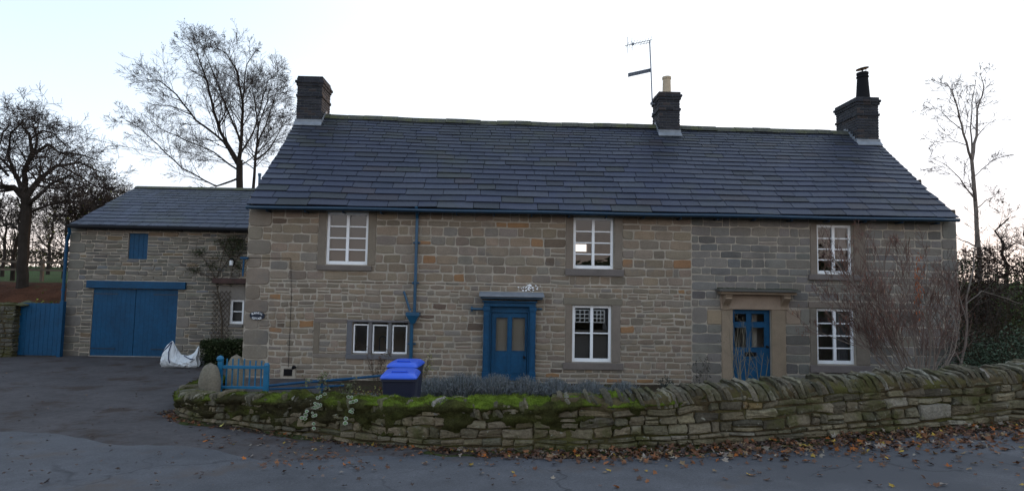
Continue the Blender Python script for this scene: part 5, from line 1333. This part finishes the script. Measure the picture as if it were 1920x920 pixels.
# bins
def bin_(uL, uR, vt, y, label, rz, seed):
    a = PX(uL, vt, y)[0]; b = PX(uR, vt, y)[0]; top = PX((uL+uR)/2, vt, y)[1]; W = b-a; cx = (a+b)/2; Dp = .70; z0 = top-1.06
    o = thing('wheelie_bin', (cx, y+Dp/2, z0), label, 'bin', 'wheelie bins behind the garden wall'); cy = y+Dp/2
    def ring(w_, d_, z, yo=0, r=.06):
        P_ = []
        for sx_, sy_, a0 in ((1,-1,-90),(1,1,0),(-1,1,90),(-1,-1,180)):
            for k in range(4): aa = R(a0+30*k); P_.append((cx+sx_*(w_/2-r)+r*math.cos(aa), cy+yo+sy_*(d_/2-r)+r*math.sin(aa), z))
        return P_
    def loft(rings, cap0=True, cap1=True):
        t = MB(); n = 16
        for r_ in rings: t.v += r_
        for j in range(len(rings)-1):
            for i in range(n): t.f.append([j*n+i, j*n+(i+1) % n, (j+1)*n+(i+1) % n, (j+1)*n+i]); t.c.append((1,1,1))
        if cap0: t.f.append(list(reversed(range(n)))); t.c.append((1,1,1))
        if cap1: t.f.append([(len(rings)-1)*n+i for i in range(n)]); t.c.append((1,1,1))
        return t
    body = loft([ring(W*.76, Dp*.70, z0+.03, .04), ring(W*.84, Dp*.82, z0+.5, .02), ring(W*.93, Dp*.92, z0+.93), ring(W*1.0, Dp*.98, z0+.935), ring(W*1.0, Dp*.98, z0+.975)])
    body.build('body', M['bin_body'], o, bevel=.004)
    lid = loft([ring(W*1.03, Dp*1.03, z0+.978, -.01), ring(W*1.03, Dp*1.03, z0+1.0, -.01), ring(W*.97, Dp*.97, z0+1.025, -.0, .09), ring(W*.84, Dp*.84, z0+1.055, .01, .12), ring(W*.5, Dp*.4, z0+1.062, .01, .08)])
    l = lid.build('lid', M['bin_lid'], o, bevel=.004)
    t = MB(); t.tube([(cx-W*.22, y+.16, z0+1.048), (cx-W*.2, y+.14, z0+1.075), (cx+W*.2, y+.14, z0+1.075), (cx+W*.22, y+.16, z0+1.048)], .013, 8); t.build('lid_grip', M['bin_lid'], l)
    t = MB(); t.tube([(cx-W*.45, y+Dp+.03, z0+.99), (cx+W*.45, y+Dp+.03, z0+.99)], .02, 8); t.build('handle', M['bin_body'], o)
    for sx_ in (-1, 1):
        t = MB(); t.tube([(cx+sx_*(W*.42-.03), cy+Dp*.32, z0+.1), (cx+sx_*(W*.42+.03), cy+Dp*.32, z0+.1)], .10, 18); t.build('wheel', M['bin_body'], o)
    o.rotation_euler.z = R(rz)
bin_(711, 779, 700, EYE.y+8.95, 'nearer and lower blue lidded wheelie bin, right behind the mossy garden wall', 3, 1)
bin_(727, 785, 680, EYE.y+10.05, 'blue lidded wheelie bin standing behind the nearer bin', -4, 2)

# white bulk bag
y_ = 1.6; a = PY(306, 680, y_); b = PY(371, 680, y_); rg = random.Random(97); zf = G((a.x+b.x)/2, y_)
prof = [(0,.50),(.05,.60),(.12,.66),(.19,.735),(.24,.72),(.32,.60),(.45,.46),(.56,.36),(.68,.335),(.78,.36),(.88,.45),(.95,.56),(1,.60)]
def ptop(q):
    for (x0_, z0_), (x1_, z1_) in zip(prof[:-1], prof[1:]):
        if q <= x1_: return z0_+(z1_-z0_)*(q-x0_)/(x1_-x0_)
    return prof[-1][1]
bag = thing('bulk_bag', ((a.x+b.x)/2, y_, zf), 'crumpled white woven builders bag with navy webbing slumped beside the garage doors', 'bag')
t = MB(); NX, NA = 30, 26; Wb = b.x-a.x; grid_ = []
for i in range(NX+1):
    q = i/NX; h = ptop(q); dep = .33*(1-.55*abs(q-.5)*2)**.6*(.9 if q < .9 else .6); row = []
    for k in range(NA):
        aa = 2*math.pi*k/NA; c_, s_ = math.cos(aa), math.sin(aa)
        wz = (s_*.5+.5); yy = c_*dep*(1-.75*wz**1.6)
        x = a.x+Wb*q*(1)+.03*fbm(Vector((q*3, wz*3, 5)), 2)*2; z = zf+h*wz
        cr_ = noise.noise(Vector((q*5, wz*4+c_, 3)));  cr_ = abs(cr_)*.16-.03+.05*noise.noise(Vector((q*11, wz*9+c_*2, 8)))
        row.append((x+cr_*.3, y_+yy*(1+cr_*1.2)-cr_*.3*(1 if c_ < 0 else -1), z-(cr_*.14 if wz > .1 else 0)))
    grid_.append(row)
for r_ in grid_: t.v += r_
for i in range(NX):
    for k in range(NA): t.f.append([i*NA+k, (i+1)*NA+k, (i+1)*NA+(k+1) % NA, i*NA+(k+1) % NA]); t.c.append((1,1,1))
t.f.append([k for k in range(NA)]); t.c.append((1,1,1)); t.f.append([NX*NA+k for k in reversed(range(NA))]); t.c.append((1,1,1))
t.build('sack', M['bag'], bag)
def strap(path):
    t = MB(); P_ = []
    for q, wz in path:
        i = min(NX, int(q*NX)); aa = math.pi+ -math.asin(max(-1, min(1, wz*2-1))); k = int(round((aa % (2*math.pi))/(2*math.pi)*NA)) % NA
        P_.append(Vector(grid_[i][k])+Vector((0,-.02,.005)))
    t.tube(P_, .013, 4); t.build('webbing_strap', M['navy'], bag)
strap([(.22,.98),(.22,.8),(.24,.6),(.28,.42),(.34,.28)]); strap([(.66,.98),(.74,.8),(.84,.62),(.94,.5)]); strap([(.02,.8),(.10,.92),(.18,.98)])

# low clipped hedge by the corner of the cottage
rg = random.Random(101); a = PY(374, 668, 1.9); b = PY(452, 668, 1.9); t = MB(); hz1 = PY(410, 641, 1.9).z
o = thing('low_hedge', ((a.x+b.x)/2, 2.3, 0), 'low clipped dark evergreen hedge between the white sack and the cottage corner', 'hedge')
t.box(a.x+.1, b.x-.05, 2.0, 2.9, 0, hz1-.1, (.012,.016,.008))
leaf_mass(t, rg, 6500, lambda: Vector((rg.uniform(a.x, b.x), 1.88+rg.random()**2*.9, hz1*(1-rg.random()**2)+rg.gauss(0,.03))), (.02,.045), [(4,(.022,.034,.012)),(2,(.035,.05,.018)),(.4,(.12,.12,.07))])
t.build('foliage', M['leaf'], o)

# climber on the garage wall
rg = random.Random(103); o = thing('wall_climber', (PX(413,650,WY)[0], WY-.1, 0), 'sparse dark climbing plant spread over the garage wall around the lantern', 'climber')
st_ = MB(); lf_ = MB(); wy = WY-.06
for pth, r0 in (([(415,655),(416,600),(411,560),(405,528),(412,500),(420,470)],.022), ([(408,530),(395,505),(378,480),(366,468)],.014), ([(412,510),(430,485),(440,460),(452,450)],.016), ([(432,525),(436,500),(446,480)],.012), ([(406,530),(385,515),(362,507),(350,505)],.012), ([(420,470),(425,455),(432,445)],.012)):
    P_ = [PY(u, v, wy+rg.uniform(-.03,.02)) for u, v in pth]; st_.tube(P_, [r0*(1-.6*i/(len(P_)-1)) for i in range(len(P_))], 5, (.09,.07,.05), cap=False)
    for k in range(22):
        i = rg.randrange(len(P_)-1); q = P_[i].lerp(P_[i+1], rg.random()); e = q+Vector((rg.uniform(-.35,.35), rg.uniform(-.1,.0), rg.uniform(-.15,.35))); st_.tube([q, q.lerp(e,.5)+Vector((0,-.02,.03)), e], .005, 3, (.08,.06,.045), cap=False)
st_.build('stems', M['twig'], o)
for (u, v, ru, rv, n) in ((448,462,14,16,900),(430,470,14,20,700),(440,450,16,8,600),(372,472,12,9,420),(395,500,18,14,380),(362,505,14,7,260),(415,455,14,8,300),(448,500,8,14,250),(405,485,10,16,200),(425,528,26,6,350)):
    for k in range(int(n*.45)):
        q = PY(u+rg.gauss(0, ru*.6), v+rg.gauss(0, rv*.5), wy-abs(rg.gauss(0, .07))); leaf_shape(lf_, q, rg.uniform(.012,.035), rg, jc(pick([(4,(.04,.05,.022)),(2,(.06,.07,.035)),(1,(.10,.10,.05))], rg), rg, .3), flat=1.3, lobes=3)
lf_.build('foliage', M['leaf'], o)

# lavender border under the windows
LAV = [(4,(.14,.155,.165)),(3,(.17,.185,.195)),(2,(.075,.08,.07)),(1,(.2,.19,.18))]
def lavender(u, w_, vt, label, seed, D_=12.6):
    rg = random.Random(seed); y = EYE.y+D_; c = PY(u, 730, y); c.z = .0; h = PY(u, vt-7, y).z; rw = w_/2/F*D_
    t = MB()
    for k in range(int(900*w_/70)):
        a_ = rg.uniform(0, 6.28); rr = rg.random()**.5; b_ = c+Vector((math.cos(a_)*rr*rw*.7, math.sin(a_)*rr*.3, rg.uniform(0, h*.3))); hh = h*(1-.45*rr**2)*rg.uniform(.7, 1.1)
        e = b_+Vector((math.cos(a_)*rr*rw*.4+rg.uniform(-.06,.06), math.sin(a_)*rr*.15-rg.uniform(0,.05), max(.05, hh-b_.z)))
        col = jc(pick(LAV, rg), rg, .25); w2 = Vector((rg.uniform(.004,.009), rg.uniform(-.004,.004), 0)); m_ = b_.lerp(e, .6)
        t.add([tuple(b_-w2), tuple(b_+w2), tuple(m_+w2*1.3), tuple(e), tuple(m_-w2*1.3)], [(0,1,2,3,4)], col)
        for j in range(3):
            q = b_.lerp(e, rg.uniform(.4, 1)); ww = Vector((rg.uniform(-.03,.03), rg.uniform(-.02,.02), rg.uniform(.01,.04))); t.add([tuple(q), tuple(q+ww+Vector((.005,0,0))), tuple(q+ww*1.4), tuple(q+ww-Vector((.005,0,0)))], [(0,1,2,3)], col)
    tag(t.build('lavender_bush', M['leaf']), label, 'shrub', 'grey lavender bushes along the cottage front')
for (u, w_, vt, label, seed) in ((815,70,712,'grey lavender bush right of the wheelie bins',111),(868,90,706,'widest grey lavender bush, left of the glazed blue door',112),(930,80,708,'grey lavender bush in front of the glazed blue door',113),(985,60,712,'grey lavender bush at the right foot of the glazed blue door',114),(1040,70,716,'low grey lavender bush left of the four pane window sill',115),(1105,70,720,'low grey lavender bush under the four pane window',116),(1170,60,722,'smallest grey lavender bush, right of the four pane window',117)):
    lavender(u, w_, vt, label, seed)
# small plants near the wall and bins
def sprig(name, label, u, vb, vt, D_, n, spread, seed, leaf=None, col=(.07,.055,.04), r=.006, zb=None):
    rg = random.Random(seed); y = EYE.y+D_; b_ = PY(u, vb, y); 
    if zb is not None: b_.z = zb
    H = PY(u, vt, y).z-b_.z; o = thing(name, b_, label, 'plant'); st_ = MB(); lf_ = MB()
    P = dict(nseg=5, wob=.18, up=.1, kids=[3, 3, 2], ratio=(.3,.55), ang=(R(20), R(60)), minr=.0022, lv=2); tips = []
    for k in range(n):
        d = Vector((rg.uniform(-spread, spread), rg.uniform(-spread, spread)*.6, 1)); branch(st_, b_+Vector((rg.uniform(-.1,.1)*spread*3, rg.uniform(-.05,.05), 0)), d, H*rg.uniform(.7, 1.05), r, 0, rg, P, col, tips)
    st_.build('stems', M['twig'], o)
    if leaf:
        for p in tips:
            for k in range(leaf[1]): leaf_shape(lf_, p+Vector((rg.gauss(0,.03), rg.gauss(0,.03), rg.gauss(0,.03))), rg.uniform(*leaf[2]), rg, jc(pick(leaf[0], rg), rg, .3), flat=1.4, lobes=3)
        lf_.build('foliage', M['leaf'], o)
    return o
sprig('weed', 'dry brown seed heads left of the wheelie bins', 712, 735, 664, 12.6, 9, .35, 121, ([(2,(.09,.05,.035)),(1,(.05,.04,.03))], 3, (.012,.025)), zb=.1)
sprig('yellow_weed', 'thin plant with yellow green leaves right of the downpipe foot', 792, 735, 672, 12.9, 4, .2, 122, ([(2,(.2,.19,.05)),(1,(.08,.09,.03))], 3, (.015,.03)), zb=.05)
sprig('garden_weed', 'low green plant between the handrail and the mossy wall', 632, 735, 706, 10.4, 7, .5, 123, ([(2,(.10,.11,.05)),(1,(.16,.15,.09))], 4, (.015,.035)), zb=.05)
sprig('leafy_weed', 'yellowish leafy plant in front of the lower bin', 690, 742, 712, 9.2, 7, .6, 124, ([(2,(.16,.15,.05)),(1,(.17,.07,.04))], 4, (.014,.03)), zb=.2)
sprig('rose_stems', 'tall bare rose stems in front of the door with the tan surround', 1392, 735, 610, 12.2, 6, .24, 125, ([(1,(.05,.05,.03)),], 1, (.008,.018)), (.17,.15,.11), .012, zb=.1)
sprig('bare_rose', 'second bare rose with forked stems right of the letterbox door centre', 1420, 735, 640, 12.0, 3, .22, 126, None, (.16,.145,.10), .012, zb=.1)
sprig('dark_weed', 'thin dark leaning stems against the wall left of the tan door surround', 1322, 735, 672, 13.6, 5, .5, 127, ([(1,(.03,.03,.025))], 2, (.014,.03)), zb=.0)
sprig('thin_weed', 'small dark dried stems at the foot of the wall between window sill and lavender', 1245, 740, 712, 12.8, 7, .6, 128, ([(1,(.05,.055,.045))], 4, (.014,.03)), zb=.0)
# variegated ivy trailing on the mossy wall
rg = random.Random(131); iv = thing('variegated_ivy', wmap(s_at_px(8), .3, .08), 'trailing ivy with white edged leaves on the mossy wall face', 'ivy')
st_ = MB(); lf_ = MB()
def on_wall(u, v, off=.10):
    best = None
    for k in range(200):
        s = WLEN*k/199; x, y, z = wmap(s, .4, off); d = ray(u, v); t = (y-EYE.y)/d.y; p = EYE+d*t; e = abs(p.x-x)
        if best is None or e < best[0]: best = (e, s)
    s = best[1]; x, y, z = wmap(s, .4, off); t = (y-EYE.y)/ray(u, v).y; return EYE+ray(u, v)*t
for pth in ([(606,735),(600,752),(594,768),(585,780),(590,795)], [(600,750),(590,764),(575,772),(566,790)], [(655,738),(662,760),(656,775),(645,800)]):
    P_ = [on_wall(u, v) for u, v in pth]; st_.tube(P_, .004, 4, (.06,.05,.03), cap=False)
    for k in range(11):
        i = rg.randrange(len(P_)-1); q = P_[i].lerp(P_[i+1], rg.random())+Vector((rg.gauss(0,.03), -.02, rg.gauss(0,.02))); s = rg.uniform(.022,.036); a0 = rg.uniform(0,6.28)
        for sc_, c, dy in ((1, (.45,.46,.38), 0), (.68, (.12,.20,.09), -.004)):
            V = [(q.x+s*sc_*math.cos(a0+1.047*j)*(1.15 if j % 2 else .95), q.y+dy-.01*math.sin(j), q.z+s*sc_*.85*math.sin(a0+1.047*j)) for j in range(6)]; lf_.add(V, [(0,1,2,3,4,5)], c)
st_.build('stems', M['twig'], iv); lf_.build('foliage', M['leaf'], iv)

# big leafless shrub with dry red brown leaves in front of the right end
rg = random.Random(141); D_ = 11.3; yb = EYE.y+D_; c = PY(1720, 700, yb); c.z = .15
sh = thing('red_leaved_shrub', c, 'wide twiggy shrub with withered red brown leaves before the right end of the cottage', 'shrub')
st_ = MB(); lf_ = MB(); tips = []
P = dict(nseg=6, wob=.12, up=.12, kids=[0, 7, 4], ratio=(.35,.6), ang=(R(18), R(50)), minr=.0040, lv=2)
def shl(pix, r0, dz, cnt, L, dd=0):
    a, b = limb(st_, pix, D_+dd, r0, .006, rg, dz, 5, (.17,.135,.11)); along(st_, a, b, rg, P, (.13,.085,.07), L, cnt, t0=.2, tips=tips, bias=Vector((0,0,.5)), taper=.4)
LB = [([(1690,720),(1640,640),(1590,590),(1545,545)],.02,1,10), ([(1700,720),(1650,650),(1610,560),(1575,500),(1545,460)],.02,2,12), ([(1695,725),(1625,655),(1580,640),(1530,620)],.014,.6,7),
 ([(1710,720),(1670,640),(1640,560),(1625,500),(1618,440)],.022,1.5,12), ([(1720,720),(1690,640),(1665,560),(1655,480)],.02,.5,12), ([(1730,720),(1720,640),(1700,560),(1690,480)],.02,2,12),
 ([(1740,720),(1745,640),(1735,560),(1740,490)],.022,0,12), ([(1745,720),(1760,660),(1770,580),(1765,500)],.018,1.5,12), ([(1700,725),(1660,680),(1620,610),(1600,550)],.016,.5,9),
 ([(1735,725),(1700,660),(1665,610),(1640,540)],.016,-.5,10), ([(1720,725),(1740,670),(1715,600),(1725,530)],.016,2.4,10), ([(1760,715),(1790,660),(1800,600),(1795,540)],.016,1,9),
 ([(1715,722),(1685,668),(1650,640),(1610,625)],.014,.3,8), ([(1735,722),(1770,640),(1785,560),(1800,500)],.016,2,10), ([(1725,715),(1735,620),(1700,520),(1688,445)],.014,2,8), ([(1705,720),(1655,600),(1590,510),(1560,500)],.014,2,9)]
for pix, r0, dz, cnt in LB: shl(pix, r0, dz, int(cnt*1.4), .85)
for pix, r0, dz, cnt in LB: shl([(u+rg.gauss(0,14), v+rg.gauss(0,9)) for u, v in pix], r0*.7, dz+rg.uniform(-.6,.8), max(2, cnt//2), .75)
st_.build('stems', M['twig'], sh)
RD = [(4,(.13,.048,.036)),(3,(.17,.065,.045)),(2,(.09,.055,.045)),(1,(.24,.085,.035))]
for p in tips:
    if rg.random() < .45+.42*(noise.noise(p*1.7) > .05):
        for k in range(rg.choice((1, 2, 3))): 
            q = p+Vector((rg.gauss(0,.03), rg.gauss(0,.03), rg.gauss(-.02,.035))); s = rg.uniform(.028, .052); ax = Vector((rg.uniform(-.4,.4), rg.uniform(-.4,.4), -1)).normalized(); sd_ = ax.orthogonal().normalized()*s*.35
            lf_.add([tuple(q), tuple(q+ax*s*.8+sd_), tuple(q+ax*s*2), tuple(q+ax*s*.8-sd_)], [(0,1,2,3)], jc(pick(RD, rg), rg, .3))
for k in range(90):
    q = PY(1722+rg.gauss(0,5), 535+rg.gauss(0,28), yb+.3); ax = Vector((rg.uniform(-.3,.3), rg.uniform(-.3,.3), -1)); s = rg.uniform(.02,.04); lf_.add([tuple(q), tuple(q+ax*s+Vector((.012,0,0))), tuple(q+ax*s*2), tuple(q+ax*s-Vector((.012,0,0)))], [(0,1,2,3)], jc((.30,.09,.035), rg, .3))
lf_.build('dry_leaves', M['leaf'], sh)
# slender multi stemmed sapling at the corner
rg = random.Random(151); D_ = 12.3; c = PY(1795, 690, EYE.y+D_); sp = thing('corner_sapling', (c.x, c.y, .4), 'slender grey sapling rising past the right corner of the cottage', 'tree')
tr = MB(); cr = MB(); P = dict(nseg=6, wob=.14, up=.12, kids=[0, 4, 3], ratio=(.4,.6), ang=(R(25), R(60)), minr=.0035, lv=2)
for pix, r0 in (([(1790,735),(1800,690),(1814,620),(1812,560),(1826,500),(1828,440),(1830,395)],.032), ([(1802,680),(1780,640),(1755,600),(1735,570)],.018), ([(1812,600),(1800,560),(1790,520),(1800,490)],.015), ([(1812,570),(1840,545),(1875,555),(1915,570)],.012)):
    a, b = limb(tr, pix, D_, r0, .008, rg, .3, 6, (.20,.18,.155)); along(cr, a, b, rg, P, (.08,.065,.055), .9, 9, t0=.3)
tr.build('trunk', M['bark_pale'], sp); cr.build('crown', M['twig'], sp)
# birch behind the right end
rg = random.Random(161); D_ = 21; c = PY(1836, 480, EYE.y+D_); bi = thing('tall_birch', (c.x, c.y, G(c.x, c.y)), 'tall thin bare birch forking twice against the sky right of the cottage', 'tree')
tr = MB(); cr = MB(); CB = (.11,.085,.08); P = dict(nseg=6, wob=.2, up=.03, kids=[0, 4, 3, 2], ratio=(.45,.7), ang=(R(25), R(55)), minr=.006, lv=3); tips = []  # twig colour kept pale to imitate burn-out against the bright sky
for pix, r0, r1, cnt, L, dz in (([(1838,600),(1836,480),(1830,400),(1822,300)],.11,.07,9,1.5,0), ([(1822,302),(1807,250),(1796,205),(1785,170),(1776,158)],.06,.012,20,1.3,-1), ([(1823,300),(1830,255),(1833,205),(1845,165),(1838,138)],.07,.012,20,1.2,1), ([(1824,295),(1820,240),(1822,190),(1830,150)],.04,.01,12,1.1,1.5),
    ([(1824,370),(1800,335),(1775,310),(1755,300)],.03,.008,12,1.1,-.5), ([(1806,245),(1780,225),(1762,205),(1748,200)],.025,.008,10,1.0,1), ([(1812,272),(1790,265),(1765,268),(1745,262)],.02,.006,10,1.0,0), ([(1828,330),(1850,310),(1868,295)],.02,.006,9,1.0,0), ([(1832,390),(1855,372),(1880,365)],.025,.006,10,1.0,.5)):
    a, b = limb(tr, pix, D_, r0*.85, r1*.8, rg, dz, 6, CB); along(cr, a, b, rg, P, CB, L*.75, int(cnt*.75), t0=.2, tips=tips, taper=.3)
tr.build('trunk', M['bark_pale'], bi)
low_ = [p for p in tips if p.z < 6.2]
for p in rg.sample(low_, min(60, len(low_))): leaf_shape(cr, p, rg.uniform(.03,.055), rg, (.06,.05,.02), flat=1, lobes=3)
cr.build('crown', M['twig'], bi)
small_tree(1925, 500, 345, 17, 'low spreading bare tree at the right picture edge above the bank', 171, .9, 0, twig=.005, kids=6)
small_tree(1885, 500, 372, 26, 'distant bare bush between the birch and the right picture edge', 172, .9, 0, twig=.007, kids=6)
# dark hedge on the right bank
rg = random.Random(181); t = MB()
hx0, hx1 = 12.2, 32.0
def htop(x): return PY(1850, 484+4*math.sin(x*2), EYE.y+17.5).z+.12*noise.noise(Vector((x*2, 0, 0)))+(.28 if 14.2 < x < 15.2 else 0)
o = thing('bank_hedge', (18, 2.7, G(18, 2.7)), 'dark brown beech hedge on the bank right of the cottage, evergreen clump on its top', 'hedge')
for k in range(52000):
    x = hx0+(hx1-hx0)*rg.random()**1.7; y = 2.7+rg.uniform(-.75,.75); z0_ = G(x, y)-.1; z = z0_+(htop(x)-z0_)*rg.random()**.8
    ev = noise.noise(Vector((x*.7, 3, z*.6))) > .12
    leaf_shape(t, Vector((x, y, z)), rg.uniform(.022,.05), rg, jc(pick([(3,(.032,.042,.018)),(1,(.05,.06,.02))] if ev else [(3,(.055,.03,.02)),(2,(.035,.024,.018)),(1,(.09,.045,.025))], rg), rg, .3), flat=1.5, lobes=3)
t.build('foliage', M['leaf'], o)
t = MB()
for k in range(500):
    x = rg.uniform(hx0, hx1); y = 2.7+rg.uniform(-.8,.3); z = G(x, y); t.tube([(x, y, z), (x+rg.uniform(-.3,.3), y+rg.uniform(-.3,.3), z+(htop(x)-z)*rg.uniform(.6,1.1))], [.018,.006], 3, C1, cap=False)
t.build('stems', M['twig'], o)
# shrubs before the hedge
CON = [(3,(.05,.075,.045)),(2,(.035,.05,.03)),(1,(.08,.11,.07))]
for (u, vb, vt, D_, rx_, label, seed, pal, n) in ((1865,700,632,12.5,.75,'grey green feathery shrub just above the wall copings at the right',191,CON,3200),(1925,690,625,12.8,.8,'second feathery green shrub at the right picture edge above the wall',192,CON,2800),
    (1905,600,520,15,1.1,'olive evergreen shrub half way up the bank at the right edge',193,GR,3000),(1815,690,600,14.6,.7,'dark brown twiggy shrub between the sapling and the cottage corner',194,[(2,(.05,.035,.028)),(1,(.04,.045,.03))],1500), (1870,640,560,15,1.2,'low dark brown undergrowth shrub in the middle of the right bank',195,[(2,(.045,.03,.024)),(1,(.03,.032,.02))],2600)):
    c = PY(u, vb, EYE.y+D_); c.z = G(c.x, c.y) if D_ > 13.6 else .35; h = PY(u, vt, EYE.y+D_).z-c.z
    bush('bank_bush', label, c, rx_, .7, h, n, (.015,.04), pal, seed, 30)
# slope ground on the right between garden and hedge
t = MB(); xs = frange(9.5, 34, .5); ys = frange(-5.5, 5.5, .4)
for y in ys:
    for x in xs: t.v.append((x, y, max(G(x, y), .05+.045*max(0,x-8))+.05+.10*fbm(Vector((x*.8, y*.8, 0)), 4)+1.2*sst(-3.5, 3, y)*sst(11.9, 12.8, x)*.6 - (0 if x > 12 or y < -.2 else .4)))
nx = len(xs)
for j in range(len(ys)-1):
    for i in range(nx-1):
        s_ok = True
        if (xs[i+1] < 12.2 and ys[j+1] > -.2): continue
        t.f.append([j*nx+i, j*nx+i+1, (j+1)*nx+i+1, (j+1)*nx+i]); t.c.append((1,1,1))
tag(t.build('garden_slope', M['soil'], smooth=True, loc=(0,0,0)), 'dark soil slope rising to the hedge right of the cottage', 'bank', kind='structure')
# overhead wire
t = MB(); a = PY(-60, 185, 8); b = Vector((HX0+.4, 6.2, 6.4)); P_ = []
for k in range(25):
    q = k/24; p = a.lerp(b, q); p.z -= 1.1*math.sin(math.pi*q)*.6; P_.append(p)
t.tube(P_, .007, 4); tag(t.build('overhead_wire', M['black']), 'thin overhead wire crossing the sky from the left to the cottage', 'wire')
